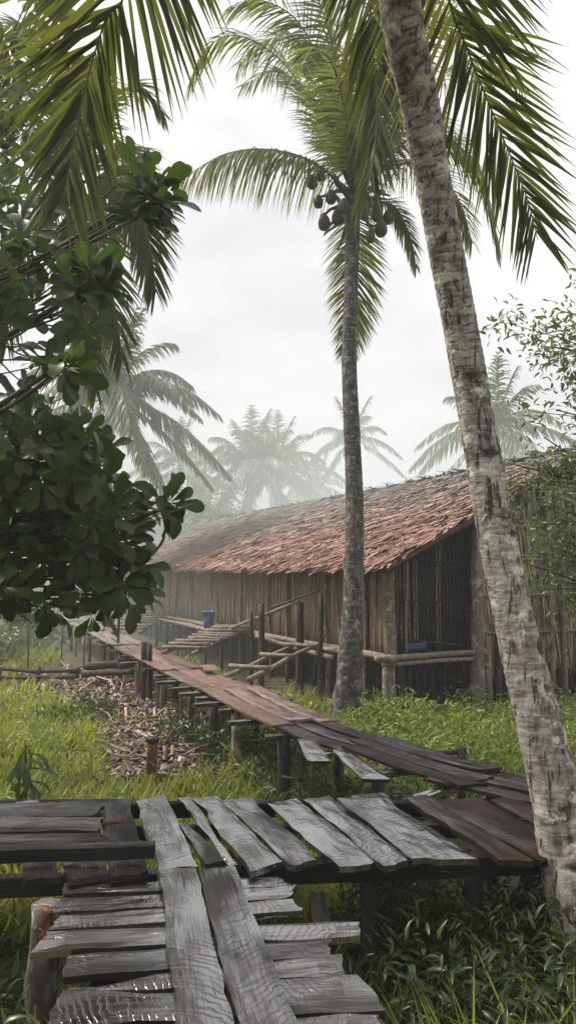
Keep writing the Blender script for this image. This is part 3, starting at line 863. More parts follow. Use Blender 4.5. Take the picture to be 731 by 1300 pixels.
# ledge of logs at the ramp heads
for k, nn in enumerate((-0.35, -0.55, -0.75, -0.92)):
    log('ledge_log', house, H(6.2 + k * .1, nn, FLOOR - 0.03), H(12.5 - k * .2, nn + random.uniform(-.06, .06), FLOOR - 0.02 + random.uniform(-.03, .05)), .05, .04, M['pole'], seed=80 + k, bend=.01)
for k, nn in enumerate((-0.3, -0.5)):
    log('ledge_log', house, H(1.2 + k * .1, nn, FLOOR - 0.05 - k * .1), H(5.2 - k * .2, nn, FLOOR - 0.02), .055, .045, M['pole'], seed=90 + k, bend=.012)
for t in (1.4, 2.8, 4.8, 6.4, 7.6, 8.8, 10.0, 11.2, 12.3):
    log('ledge_post', house, H(t, -0.48 if t < 6 else -0.85, -0.25), H(t, -0.48 if t < 6 else -0.85, FLOOR - 0.10), .05, .045, M['pole_dark'], seed=t * 3, sides=7)
    if t < 12.3:
        log('ledge_joist', house, H(t + .2, -1.0 if t > 6 else -.6, FLOOR - 0.105), H(t + .2, 0.2, FLOOR - 0.105), .03, .03, M['pole_dark'], seed=t * 4, sides=6)
# tarp tucked behind the rail of the bay
V, F = [], []
for i in range(9):
    for j in range(5):
        p = H(0.17 - 0.05 - 0.03 * nz((i, j, 0), .7, 2), 0.34 + i * 0.06, FLOOR + 0.05 + j * 0.036 * (1 + .6 * nz((i * .6, 0, 0), 1, 5)))
        V.append(p)
F = [(i * 5 + j, (i + 1) * 5 + j, (i + 1) * 5 + j + 1, i * 5 + j + 1) for i in range(8) for j in range(4)]
o = obj_top('tarp', V, F, M['tarp'], H(-0.05, .6, FLOOR + .05), 'crumpled blue tarp tucked on the floor beam of the gable bay', 'tarp', smooth=True)
sm = o.modifiers.new('thick', 'SOLIDIFY'); sm.thickness = 0.01

# --- ramps from the boardwalk to the house floor
def ramp(label, b, t, w, nr, group):
    b, t = np.asarray(b, float), np.asarray(t, float)
    r = empty('log_ramp', (b[0], b[1], 0), label, 'ramp', group)
    sdv = unit(np.cross(t - b, (0, 0, 1)))
    for s_ in (-.5, .5):
        log('side_pole', r, b + sdv * w * s_, t + sdv * w * s_, .045, .04, M['pole'], seed=b[0] + s_, bend=.012)
    for i in range(nr):
        u = (i + .5) / nr
        c = b * (1 - u) + t * u + (0, 0, .07)
        log('rung', r, c - sdv * (w / 2 + random.uniform(.08, .2)), c + sdv * (w / 2 + random.uniform(.08, .2)) + (0, 0, random.uniform(-.02, .02)), .042, .036, M['pole'], seed=i + b[1], sides=7, seg=3)
    return r
gr = 'log ramps between boardwalk and house'
ramp('log ramp with many close rungs rising to the blue bucket', G(226, 829, .93), G(303, 797, 1.06), .62, 9, gr)
ramp('nearest log ramp of two bare poles with few rungs, beside the freestanding post', G(300, 861, .80), G(392, 817, 1.05), .45, 3, gr)
ramp('farthest log ramp, below the hanging broad leaves', G(160, 803, .93), G(196, 780, 1.06), .7, 7, gr)
# --- handrail posts
def lone_post(px, top, base, y, r, label, cap=False):
    tp, bp = W(px, top, y), W(px, base, y)
    o = empty('rail_post', (bp[0], bp[1], 0), label, 'post', 'posts standing before the long wall')
    log('shaft', o, (bp[0], bp[1], -0.25), tp, r, r * .9, M['pole_dark'], seed=px, sides=9)
    if cap:
        V, F = log_mesh(tp - (.0, 0, .005), tp + (0.01, 0, .035), r * 1.2, r * .9, 4, 0, 9, 2, .3)
        c = obj('cut_head', mesh_np('cut_head', V, F, True), M['pale_cut'], o)
lone_post(332, 766, 872, 16.4, .075, 'tall dark post nearest the middle of the second ramp')
lone_post(380, 764, 872, 15.4, .09, 'thick dark post with a pale cut head carrying the handrail', True)
lone_post(319, 776, 850, 17.0, .045, 'thin dark post just left of the tall dark post')
lone_post(407, 755, 880, 14.7, .05, 'thin dark post between the cut headed post and the slender palm')
log_o = log_mesh(W(292, 798, 18.2), W(380, 763, 15.3), .04, .035, 3, .008)
V, F = merge([log_o]); obj_top('handrail', V, F, M['pole'], W(292, 798, 18.2), 'long pale pole sloping as a handrail up to the cut headed post', 'handrail', smooth=True)
V, F = merge([log_mesh(W(345, 775, 16.0) + (0, 0, .06), W(404, 753, 14.8) + (0, 0, .05), .028, .022, 5, .008)])
obj_top('handrail', V, F, M['pole_dark'], W(345, 775, 16.0), 'thin dark pole lying along the upper end of the handrail', 'handrail', smooth=True)

# --- blue bucket, orange rag
def bucket(c, r, h):
    root = empty('bucket', c, 'blue plastic bucket standing at the head of the log ramp', 'bucket')
    prof = [(r * .82, 0), (r * .9, h * .45), (r * .97, h * .93), (r * 1.06, h * .94), (r * 1.06, h), (r * .95, h), (r * .8, h * .1), (0.0, h * .1)]
    V, F = [], []
    S = 20
    for (rr, z) in prof:
        for k in range(S):
            a = 2 * math.pi * k / S
            V.append((c[0] + rr * math.cos(a), c[1] + rr * math.sin(a), c[2] + z))
    for i in range(len(prof) - 1):
        for k in range(S):
            F.append((i * S + k, i * S + (k + 1) % S, (i + 1) * S + (k + 1) % S, (i + 1) * S + k))
    F.append(tuple(range(S))[::-1])
    obj('body', mesh_np('body', V, F, True), M['blue'], root)
    pts = [(c[0] + r * 1.05 * math.cos(a), c[1] - 0.04 - r * .3 * math.sin(a), c[2] + h * .93 - r * 1.0 * math.sin(a)) for a in np.linspace(0, math.pi, 10)]
    V, F = tube(pts, .008, 5)
    obj('handle', mesh_np('handle', V, F, True), M['pole_dark'], root)
bc = G(265, 797, FLOOR + .04)
bucket(bc, .15, .43)
rg = W(413, 803, 14.1)
V, F = [], []
for i in range(4):
    for j in range(6):
        V.append(rg + (i * .022 - .03, .02 * nz((i, j, 1), .8), -.032 * j + .08))
F = [(i * 6 + j, (i + 1) * 6 + j, (i + 1) * 6 + j + 1, i * 6 + j + 1) for i in range(3) for j in range(5)]
o = obj_top('rag', V, F, M['orange'], rg, 'small orange rag hung on the wall left of the slender palm', 'rag', smooth=True)
o.modifiers.new('thick', 'SOLIDIFY').thickness = 0.008

# ------------------------------------------------------------------ palms
def trunk(name, parent, pts, rad, mat, sides, rings, seed, rough0=0.05, step=0.05, dents=(), n=None):
    pts = spline(pts, rings)
    rad = np.interp(np.linspace(0, 1, rings), np.linspace(0, 1, len(rad)), rad)
    L = np.r_[0, np.cumsum(np.linalg.norm(np.diff(pts, axis=0), axis=1))]
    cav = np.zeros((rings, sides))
    def disp(i, a):
        s = L[i]
        w = s / step + 0.9 * nz((math.cos(a) * .8, math.sin(a) * .8, s * 1.2), 1, seed)
        fr = w - math.floor(w)
        rough = rough0 * (1 + 1.9 * math.exp(-(s / 2.0) ** 2))
        hi = 1 - 0.8 * math.exp(-(s / 2.6) ** 2)
        ringd = (fr ** 2) * 0.9 * rough0 * hi
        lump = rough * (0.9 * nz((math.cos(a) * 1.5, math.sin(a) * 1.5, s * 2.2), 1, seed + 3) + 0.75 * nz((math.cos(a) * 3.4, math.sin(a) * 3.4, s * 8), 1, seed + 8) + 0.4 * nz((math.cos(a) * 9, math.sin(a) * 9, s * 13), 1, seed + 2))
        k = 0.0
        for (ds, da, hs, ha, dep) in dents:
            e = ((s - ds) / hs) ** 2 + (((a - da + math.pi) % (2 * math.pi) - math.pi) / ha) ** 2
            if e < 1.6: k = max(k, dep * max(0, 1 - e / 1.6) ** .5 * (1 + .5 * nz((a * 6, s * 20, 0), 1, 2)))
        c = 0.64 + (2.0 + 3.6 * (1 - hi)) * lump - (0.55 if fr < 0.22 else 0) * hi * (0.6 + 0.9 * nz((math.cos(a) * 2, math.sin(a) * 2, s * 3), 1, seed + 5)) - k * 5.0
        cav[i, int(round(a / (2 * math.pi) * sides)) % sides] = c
        return 1 + lump + ringd - k
    V, F = tube(pts, rad, sides, True, disp)
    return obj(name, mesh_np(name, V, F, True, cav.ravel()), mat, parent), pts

WST = np.array([0.0, 0.18, 0.45, 0.75, 1.0])
WPR = np.array([0.45, 1.0, 0.95, 0.6, 0.06])
def frond_leaflets(pts, n, Lf, wf, droop, seed, a0=62, a1=22, vee=0.1, start=0.14, miss=0.03, s0=None, fold=0.5):
    r = np.random.default_rng(seed)
    pts = np.asarray(pts)
    m = len(pts)
    T = unit(np.gradient(pts, axis=0))
    hz = pts[-1] - pts[0]
    S0 = unit(np.cross(np.array([hz[0], hz[1], 0.0]) + 1e-4, (0, 0, 1))) if s0 is None else unit(s0)
    U = np.repeat(np.linspace(start, 0.985, n), 2)
    sg = np.tile([1.0, -1.0], n)
    U = np.clip(U + r.normal(0, 0.25 / n, len(U)), 0, 1)
    keep = r.random(len(U)) > miss
    U, sg = U[keep], sg[keep]
    idx = U * (m - 1)
    i0 = np.minimum(idx.astype(int), m - 2)
    f = (idx - i0)[:, None]
    P = pts[i0] * (1 - f) + pts[i0 + 1] * f
    Tn = unit(T[i0] * (1 - f) + T[i0 + 1] * f)
    S = unit(S0[None] - Tn * (Tn @ S0)[:, None])
    N = np.cross(S, Tn)
    N = N * np.where(N[:, 2:3] < 0, -1, 1) if s0 is None else N
    al = np.radians(a0 + (a1 - a0) * U ** 1.1 + r.normal(0, 5, len(U)))[:, None]
    be = (vee + r.normal(0, .10, len(U)))[:, None]
    D = np.cos(al) * Tn + np.sin(al) * (S * sg[:, None] * np.cos(be) + N * np.sin(be))
    prof = np.sin(np.pi * np.clip(0.18 + 0.80 * U, 0, 1)) ** 0.65
    L = Lf * (0.25 + 0.75 * prof) * r.uniform(.88, 1.08, len(U))
    dr = droop * r.uniform(.65, 1.35, len(U))
    B = Tn - D * np.sum(Tn * D, 1)[:, None]
    B = unit(B + N * (r.normal(0, .25, len(U)) + fold)[:, None])
    V = np.zeros((len(U), len(WST), 2, 3))
    g = np.array([0, 0, -1.0])
    for k, (t, wp) in enumerate(zip(WST, WPR)):
        # bending towards the ground while keeping the length
        dirk = unit(D + g[None] * (dr * t * 1.6)[:, None])
        prev = P if k == 0 else C
        C = prev + dirk * (L * (t - (WST[k - 1] if k else 0)))[:, None]
        hw = (wf * wp / 2 * (0.6 + 0.4 * prof))[:, None]
        V[:, k, 0] = C - B * hw
        V[:, k, 1] = C + B * hw
    return V, r.random(len(U))
LF = np.array([[2 * k, 2 * k + 1, 2 * k + 3, 2 * k + 2] for k in range(len(WST) - 1)])
def leaflet_mesh(name, V, rv, bias=0.0):
    n = len(V)
    F = (np.arange(n)[:, None, None] * (2 * len(WST)) + LF[None]).reshape(-1, 4)
    return mesh_np(name, V.reshape(-1, 3), F, False, np.repeat(np.clip(rv * .85 + bias, 0, 1), 2 * len(WST)))

def frond(parent, pts, n, Lf, wf, droop, seed, mat, r0=.02, single=False, rmat='rachis', bias=0.0, **kw):
    pts = spline(pts, 36)
    V, F = tube(pts, np.linspace(r0, r0 * .15, 36), 6)
    fo = obj('frond', mesh_np('frond', V, F, True), M[rmat], parent)
    LV, rv = frond_leaflets(pts, n, Lf, wf, droop, seed, **kw)
    if single:
        order = np.argsort(-np.linalg.norm(LV[:, -1, 0] - LV[:, 0, 0], axis=1))
        own = order[:100]                      # the hundred longest hang as objects of their own
        rest = order[100:]
        obj('leaflets', leaflet_mesh('leaflets', LV[rest], rv[rest], bias), mat, fo, kind='stuff')
        for i in own:
            me = leaflet_mesh('leaflet', LV[i:i + 1], rv[i:i + 1], bias)
            obj('leaflet', me, mat, fo)
    else:
        obj('leaflets', leaflet_mesh('leaflets', LV, rv, bias), mat, fo, kind='stuff')
    return fo

def coconut(parent, c, r, seed):
    V, F = [], []
    S, Rn = 10, 7
    for i in range(Rn + 1):
        th = math.pi * i / Rn
        for k in range(S):
            a = 2 * math.pi * k / S
            tri = 1 + .06 * math.cos(3 * a + seed)
            pw = math.sin(th) ** .9 * (1 - .16 * math.cos(th))
            V.append((c[0] + r * .88 * pw * math.cos(a) * tri, c[1] + r * .88 * pw * math.sin(a) * tri, c[2] + r * 1.25 * math.cos(th)))
    F = [(i * S + k, (i + 1) * S + k, (i + 1) * S + (k + 1) % S, i * S + (k + 1) % S) for i in range(Rn) for k in range(S)]
    obj('coconut', mesh_np('coconut', V, F, True), M['coconut'], parent)

# --- leaning palm, close on the right
tp = [np.array([2.02, 4.25, -0.2])]
for px, py, y in ((742, 1180, 4.32), (703, 1000, 4.45), (662, 830, 4.6), (632, 690, 4.72), (606, 540, 4.75), (581, 400, 4.70), (553, 250, 4.5), (530, 120, 4.2), (507, 0, 3.85)):
    tp.append(W(px, py, y))
CR = np.array([0.18, 2.75, 7.9])
tp += [np.array([0.40, 3.25, 6.7]), CR]
lp = empty('leaning_coconut_palm', (2.0, 4.27, 0), 'thick leaning coconut palm with blotched grey bark at the right', 'palm tree')
rr = random.Random(4)
dents = []
tot = 9.0
for s_, a_ in ((1.1, 0.2), (1.5, -.5), (1.95, .4), (2.35, -.3), (2.75, .5), (3.2, 0.0), (3.5, .8), (4.4, .9), (4.9, .7), (5.3, 1.0)):
    dents.append((s_ + .0, -1.57 + a_ * .8, .045 + .02 * rr.random(), .30 + .2 * rr.random(), .16))
for _ in range(70):
    s__ = 4.4 * rr.random() ** 1.5
    dents.append((s__, rr.uniform(-3.1, .2), .015 + .025 * rr.random(), .15 + .35 * rr.random(), .05 + .07 * rr.random()))
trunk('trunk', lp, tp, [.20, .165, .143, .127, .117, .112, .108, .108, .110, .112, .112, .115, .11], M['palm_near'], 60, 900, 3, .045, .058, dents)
fr = [  # near drooping fronds, as control points ; leaflets picked apart one by one
    ([CR, CR + (.35, .75, .55), W(560, -60, 4.3), W(592, 60, 4.75), W(636, 170, 5.05), W(668, 250, 5.2), W(682, 305, 5.25)], 150, .98, .032, .12, 31, np.array([1.0, -0.35, 0.35]), 0.05),
    ([CR, CR + (.15, 1.0, .5), W(466, -60, 5.0), W(473, 50, 5.3), W(479, 130, 5.4), W(474, 200, 5.45), W(462, 262, 5.45)], 140, .80, .034, .35, 32, np.array([0.75, -0.8, 0.0]), 0.02),
    ([CR, CR + (-.55, .6, .5), W(170, -60, 4.0), W(136, 20, 4.25), W(110, 105, 4.4), W(95, 180, 4.45), W(80, 262, 4.45)], 150, .98, .035, .16, 33, np.array([0.95, 0.25, 0.20]), 0.08),
]
for pts, n, L, w, dr, sd_, s0, bias in fr:
    frond(lp, pts, n, L, w, dr, sd_, M['frond_near'], .018, True, 'rachis', bias, s0=s0, a0=64, a1=24, miss=.02, fold=0.2, start=.2)
for k, (az, el, L) in enumerate(((200, 30, 3.6), (255, 10, 3.4), (160, 55, 3.2), (300, 40, 3.5), (345, 50, 3.4), (230, 65, 3.0), (100, 75, 3.0), (20, 62, 3.2))):
    d = np.array([math.cos(R(az)) * math.cos(R(el)), math.sin(R(az)) * math.cos(R(el)), math.sin(R(el))])
    pts = [CR + d * L * t + np.array([0, 0, -1.0]) * L * .55 * t * t for t in (0, .25, .5, .75, 1)]
    frond(lp, pts, 45, .7, .045, .4, 40 + k, M['frond_near'], .018)

# --- slender palm in the middle
mp = empty('slender_coconut_palm', tuple(G(438, 930, 0)), 'slender upright coconut palm with hanging coconuts before the thatched roof', 'palm tree')
YB = 11.9
mt = [np.array([*G(437, 938, 0)[:2], -0.2])]
mt[0][1] = YB - .1; mt[0][0] = (437 - IW / 2) / FPX * YB
mt += [W(438, 915, YB), W(443, 860, YB + .05), W(448, 760, YB + .2), W(450, 650, YB + .4), W(447, 560, YB + .6), W(443, 460, YB + .8), W(445, 380, YB + 1.0), W(447, 310, YB + 1.15), W(447, 255, YB + 1.25)]
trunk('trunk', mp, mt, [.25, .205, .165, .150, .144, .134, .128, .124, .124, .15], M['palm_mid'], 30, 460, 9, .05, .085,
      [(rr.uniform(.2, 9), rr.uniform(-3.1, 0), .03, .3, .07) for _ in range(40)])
YC = YB + 1.25
C2 = W(447, 245, YC)
mid = [  # (px, py, dy) control points
    ([(395, 205, -.2), (340, 190, -.4), (285, 196, -.5), (232, 226, -.6)], 1.0, 2.6),
    ([(405, 150, .2), (355, 75, .3), (300, 45, .3), (262, 62, .3), (238, 110, .3)], .85, .9),
    ([(415, 110, -.3), (380, 30, -.6), (330, 0, -.8), (290, 12, -1.0)], .85, .55),
    ([(420, 180, .6), (390, 120, 1.2), (352, 90, 1.7), (305, 110, 2.2)], .8, .7),
    ([(430, 120, .1), (415, 10, .2), (395, -70, .2)], .8, .4),
    ([(455, 120, .3), (480, 0, .5), (510, -80, .6)], .8, .4),
    ([(500, 160, .4), (560, 95, .8), (620, 80, 1.0), (665, 110, 1.2)], .85, .7),
    ([(490, 200, -.2), (545, 165, -.4), (595, 200, -.6), (622, 270, -.7), (632, 320, -.7)], .85, .7),
    ([(480, 190, 1.0), (530, 150, 2.0), (580, 170, 2.6), (610, 230, 3.0)], .8, .8),
    ([(470, 160, -.5), (520, 60, -1.0), (575, 20, -1.4), (630, 40, -1.7)], .85, .5),
    ([(450, 285, .5), (452, 340, .7), (448, 400, .75), (440, 450, .7)], .75, .35),
    ([(440, 160, -.8), (425, 90, -1.8), (400, 60, -2.6), (380, 90, -3.2)], .8, .7),
    ([(460, 170, -.8), (490, 110, -1.6), (520, 120, -2.4), (545, 180, -2.9)], .8, .7),
    ([(470, 255, .3), (500, 262, .5), (520, 300, .6), (528, 340, .6)], .5, .6),
    ([(425, 140, .5), (385, 60, .9), (340, 50, 1.2), (300, 85, 1.4)], .9, .6),
    ([(430, 100, -.6), (400, -10, -1.0), (360, -60, -1.3)], .85, .4),
    ([(475, 120, -.2), (530, 10, -.3), (590, -30, -.3)], .85, .4),
    ([(485, 215, .5), (540, 210, 1.0), (580, 250, 1.3), (600, 310, 1.5)], .85, .7),
    ([(470, 140, .9), (500, 50, 1.8), (545, 20, 2.6), (590, 50, 3.2)], .85, .6),
]
for k, (cp, L, dr) in enumerate(mid):
    pts = [C2] + [W(px, py, YC + dy) for px, py, dy in cp]
    s0 = np.array([1.0, .15, 0]) if k == 10 else None
    frond(mp, pts, 112, L * 1.1, .036, dr * .8, 60 + k, M['frond_mid'], .028, False, 'rachis', .05, a0=74, a1=30, s0=s0, start=.10)
for k in range(22):          # stubs of old fronds and spathes round the head
    a = k * 2.4
    d = np.array([math.cos(a), math.sin(a), 0])
    b = C2 + np.array([0, 0, -.45 + .03 * k])
    V, F = log_mesh(b + d * .08, b + d * (.40 + .22 * (k % 4)) + (0, 0, (.35, -.12, -.45, .1)[k % 4]), .055, .016, k, .15, 7, 5, .3)
    obj('old_stalk', mesh_np('old_stalk', V, F, True), M['rachis_dark'], mp)
for k, (px, py, dy, r) in enumerate(((411, 282, -.3, .125), (428, 276, -.25, .12), (396, 231, -.3, .11), (407, 222, -.1, .1), (420, 250, -.4, .11), (404, 256, -.2, .1), (483, 290, -.2, .13), (478, 272, .1, .12), (470, 300, -.3, .10), (436, 262, -.5, .12), (462, 268, -.5, .12), (492, 276, .2, .11))):
    coconut(mp, W(px, py, YC + dy), r, k)

# --- palms in the distance
def far_frond_mesh(name, L, el, sag, seed, Lf, n=50, wf=.085, droop=.95):
    d = np.array([math.cos(el), 0, math.sin(el)])
    pts = spline([d * L * t + np.array([0.0, 0, -1]) * L * sag * t ** 2.2 for t in (0, .2, .4, .6, .8, 1)], 20)
    LV, rv = frond_leaflets(pts, n, Lf, wf, droop, seed)
    V, F = tube(pts, np.linspace(.03, .006, 20), 5)
    return mesh_np(name, V, F, True), leaflet_mesh(name + '_leaflets', LV, rv)
FF = []
for k, (el, sag) in enumerate(((R(75), .25), (R(58), .45), (R(42), .6), (R(28), .65), (R(12), .6), (R(-8), .5), (R(-30), .35))):
    a, b = far_frond_mesh('frond', 4.4, el, sag, 200 + k, 1.0)
    a.materials.append(M['rachis']); b.materials.append(M['frond_far'])
    FF.append((a, b))
def far_palm(label, px, py, y, scale, seed, nf=24, base=None, group='palms in the haze', lo=0):
    c = W(px, py, y)
    bx = c[0] + (base or 0)
    p = empty('coconut_palm', (bx, c[1], 0), label, 'palm tree', group)
    pts = [np.array([bx, c[1], -.3]), np.array([bx * .7 + c[0] * .3, c[1], c[2] * .5]), c]
    V, F = tube(spline(pts, 14), np.linspace(.2, .13, 14) * max(1, scale * .8), 9, True, lambda i, a: 1 + .06 * (i % 2))
    obj('trunk', mesh_np('trunk', V, F, True), M['palm_far'], p)
    r = random.Random(seed)
    for k in range(nf):
        q = FF[min(6, max(lo, int(7 * (k + r.random() * .8) / nf)))]
        o = bpy.data.objects.new('frond', q[0]); col.objects.link(o); o.parent = p
        o.location = tuple(c - np.array(p.location))
        o.rotation_euler = (r.uniform(-.12, .12), r.uniform(-.1, .1), k * 2.399 + r.uniform(-.25, .25))
        o.scale = (scale * r.uniform(.85, 1.1),) * 3
        l = bpy.data.objects.new('leaflets', q[1]); col.objects.link(l); l.parent = o; l['kind'] = 'stuff'
    return p
far_palm('large hazy coconut palm rising behind the broad leaved tree', 140, 500, 27, 1.02, 1, 40)
far_palm('small pale palm between the large hazy palm and the thatched roof', 228, 592, 44, .85, 2, 18)
far_palm('left one of the twin palms behind the far roof end', 318, 592, 43, 1.05, 3, 22)
far_palm('right one of the twin palms behind the far roof end', 352, 588, 45, 1.05, 4, 22)
far_palm('small hazy palm standing behind the slender trunk', 447, 556, 47, .85, 5, 15, -.6)
far_palm('broad hazy palm behind the roof ridge, right of the leaning trunk', 628, 545, 32, 1.0, 6, 20)
far_palm('low faint palm crown between the twin palms and the slender trunk', 396, 622, 56, .9, 7, 16)
# a palm behind the broad-leaved tree whose fronds hang out of its crown
c = W(95, 235, 9.5)
bp_ = empty('coconut_palm', (c[0] - 2.6, c[1], 0), 'palm half hidden behind the broad leaved tree, its fronds hanging out', 'palm tree')
V, F = tube(spline([(c[0] - 2.6, c[1], -.3), (c[0] - 2.0, c[1], c[2] * .45), (c[0] - .9, c[1], c[2] * .85), c], 14), np.linspace(.2, .14, 14), 10, True, lambda i, a: 1 + .05 * (i % 2))
obj('trunk', mesh_np('trunk', V, F, True), M['palm_far'], bp_)
hid = [([(140, 225, -.3), (175, 265, -.5), (192, 320, -.6), (198, 372, -.6)], .8), ([(110, 270, -.6), (135, 340, -1), (150, 410, -1.1), (155, 460, -1.1)], .8), ([(90, 290, .2), (105, 380, .3), (118, 450, .3), (122, 500, .3)], .8),
       ([(60, 170, 0), (20, 130, 0), (-20, 150, 0), (-60, 210, 0)], .85), ([(80, 150, .2), (60, 70, .3), (30, 40, .4), (-10, 60, .5)], .85), ([(110, 170, .5), (140, 120, .8), (180, 110, 1.1), (210, 150, 1.3)], .7),
       ([(70, 250, -.4), (35, 300, -.5), (15, 380, -.5), (8, 440, -.5)], .8), ([(120, 200, .9), (160, 190, 1.6), (185, 230, 2.0), (195, 290, 2.2)], .8), ([(100, 150, -.8), (100, 90, -1.6), (95, 70, -2.2), (85, 110, -2.8)], .8)]
for k, (cp, L) in enumerate(hid):
    frond(bp_, [c] + [W(px, py, 9.5 + dy) for px, py, dy in cp], 80, L * .95, .045, .5, 300 + k, M['frond_mid'], .024, s0=np.array([.9, -.3, .3]) if k in (0, 1, 2, 6) else None)

# ------------------------------------------------------------------ broad-leaved tree on the left
LS = [(0.0, .02), (.14, .045), (.32, .11), (.52, .18), (.72, .225), (.88, .185), (.97, .09), (1.0, .02)]
def broad_leaf(L, curl, cup, seed=0):
    V, F = [], []
    for k, (t, w) in enumerate(LS):
        x = L * math.sin(curl * t) / curl if abs(curl) > .05 else L * t
        z = -L * (1 - math.cos(curl * t)) / curl if abs(curl) > .05 else 0
        wv = 1 + .3 * nz((t * 4, seed, 0), 1, 3)
        V += [(x, w * L * wv, z + cup * w * L + .02 * L * nz((t * 5, seed, 1), 1, 3)), (x, 0, z - .012 * L), (x, -w * L * wv, z + cup * w * L + .02 * L * nz((t * 5, seed, 2), 1, 3))]
    n = len(LS)
    for k in range(n - 1):
        F += [(3 * k, 3 * k + 1, 3 * k + 4, 3 * k + 3), (3 * k + 1, 3 * k + 2, 3 * k + 5, 3 * k + 4)]
    return np.array(V), F
LEAFV = [broad_leaf(1.0, c_, q_, i) for i, (c_, q_) in enumerate(((.5, .3), (1.0, .35), (.2, .25), (1.5, .4), (-.4, .3), (.8, .15)))]
LEAFM = []
for i, (V, F) in enumerate(LEAFV):
    me = mesh_np('leaf', V, F, True); me.materials.append(M['broad']); LEAFM.append(me)

def in_poly(x, y, P):
    c = False
    j = len(P) - 1
    for i in range(len(P)):
        if (P[i][1] > y) != (P[j][1] > y) and x < (P[j][0] - P[i][0]) * (y - P[i][1]) / (P[j][1] - P[i][1]) + P[i][0]: c = not c
        j = i
    return c

def broad_tree():
    base = np.array([-4.6, 6.4, 0])
    t = empty('broad_leaved_tree', base, 'dark broad leaved tree with big glossy leaves filling the left edge', 'tree')
    V, F = tube(spline([base + (0, 0, -.3), base + (.1, -.1, 1.4), base + (.3, -.2, 3.2), base + (.5, -.3, 5.0), base + (.8, -.3, 7.0)], 26), np.linspace(.24, .09, 26), 12, True, lambda i, a: 1 + .1 * nz((i * .4, math.cos(a), math.sin(a)), 1, 3))
    obj('trunk', mesh_np('trunk', V, F, True), M['branch'], t)
    r = random.Random(12)
    zones = [  # polygon in the picture, number of rosettes, depth range
        ([(-70, 520), (60, 500), (105, 545), (150, 590), (180, 610), (188, 690), (175, 760), (140, 790), (90, 780), (30, 770), (-70, 770)], 185, (4.9, 6.6)),
        ([(-70, 300), (60, 300), (130, 330), (140, 400), (95, 430), (90, 470), (-70, 520)], 42, (4.9, 6.8)),
        ([(165, 205), (205, 200), (225, 250), (205, 285), (165, 280)], 14, (4.8, 5.3)),
        ([(40, 450), (95, 440), (105, 470), (60, 480)], 4, (4.6, 5.2)),
        ([(-70, 140), (30, 150), (60, 230), (90, 310), (-70, 310)], 26, (5.4, 7.0)),
        ([(200, 632), (216, 636), (216, 662), (200, 664)], 4, (5.2, 5.4)),
        ([(60, 340), (140, 345), (150, 375), (80, 400)], 6, (4.8, 5.3)),
    ]
    ros = []
    for zi, (P, n, (y0, y1)) in enumerate(zones):
        xs, ys = [p[0] for p in P], [p[1] for p in P]
        k = 0
        while k < n:
            x, y = r.uniform(min(xs), max(xs)), r.uniform(min(ys), max(ys))
            if in_poly(x, y, P):
                ros.append((zi, W(x, y, r.uniform(y0, y1)))); k += 1
    # limbs: one per zone, with twigs to each rosette
    for zi in range(len(zones)):
        pts = [p for z, p in ros if z == zi]
        cen = np.mean(pts, axis=0)
        st = base + np.array([.3, -.2, max(1.2, min(cen[2] - 1.0, 5.5))])
        parts = [tube(spline([st, st * .5 + cen * .5 + (0, 0, -.1), cen], 8), np.linspace(.042, .015, 8), 7)]
        for p in pts:
            tt = r.uniform(.45, 1.0)
            a = (1 - tt) ** 2 * st + 2 * tt * (1 - tt) * (st * .5 + cen * .5 + (0, 0, -.1)) + tt * tt * cen
            parts.append(tube(spline([a, (a + p) / 2 + (0, 0, -.06), p], 5), np.linspace(.011, .005, 5), 5))
        V, F = merge(parts)
        obj('limb', mesh_np('limb', V, F, True), M['branch'], t)
    leaves = []
    for zi, p in ros:
        ax = unit(np.array([r.uniform(-.1, .7), r.uniform(-.7, .1), r.uniform(-.25, .8)]))
        u = unit(np.cross(ax, (0.3, .2, 1)))
        v = np.cross(ax, u)
        nl = r.randint(7, 10)
        for i in range(nl):
            a = i * 2.4 + r.uniform(-.3, .3)
            sp = R(r.uniform(38, 88))
            d = unit(ax * math.cos(sp) + (u * math.cos(a) + v * math.sin(a)) * math.sin(sp) + np.array([0, 0, -.15]))
            L = r.uniform(.12, .26)
            nrm = unit(ax - d * np.dot(ax, d) + 1e-3)
            yv = np.cross(nrm, d)
            rot = np.array([d, yv, nrm]).T
            q = p + d * .03
            vis = (q + d * L * .5)
            leaves.append((vis[1] * 1.0 + (3 if vis[0] / vis[1] < -.40 else 0), q, rot, L, r.randrange(6)))
    leaves.sort(key=lambda e: e[0])
    for k, (_, q, rot, L, vi) in enumerate(leaves[:300]):
        o = bpy.data.objects.new('leaf', LEAFM[vi]); col.objects.link(o); o.parent = t
        o.matrix_local = Matrix.Translation(Vector(q - base)) @ Matrix(rot.tolist()).to_4x4() @ Matrix.Scale(L, 4)
    Vs, Fs, rv = [], [], []
    b = 0
    for (_, q, rot, L, vi) in leaves[300:]:
        V, F = LEAFV[vi]
        Vs.append(V * L @ rot.T + q)
        Fs.append(np.array(F) + b)
        rv.append(np.full(len(V), r.random() * .95))
        b += len(V)
    obj('foliage', mesh_np('foliage', np.vstack(Vs), np.vstack(Fs), True, np.concatenate(rv)), M['broad_s'], t, kind='stuff')
    # a second, sunlit tree behind at the top left
    base2 = np.array([-5.4, 9.2, 0])
    t2 = empty('broad_leaved_tree', base2, 'yellow green broad leaved tree behind, seen in the top left corner', 'tree')
    V, F = tube(spline([base2 + (0, 0, -.3), base2 + (.1, 0, 3), base2 + (.6, 0, 7.5)], 16), np.linspace(.2, .08, 16), 10)
    obj('trunk', mesh_np('trunk', V, F, True), M['branch'], t2)
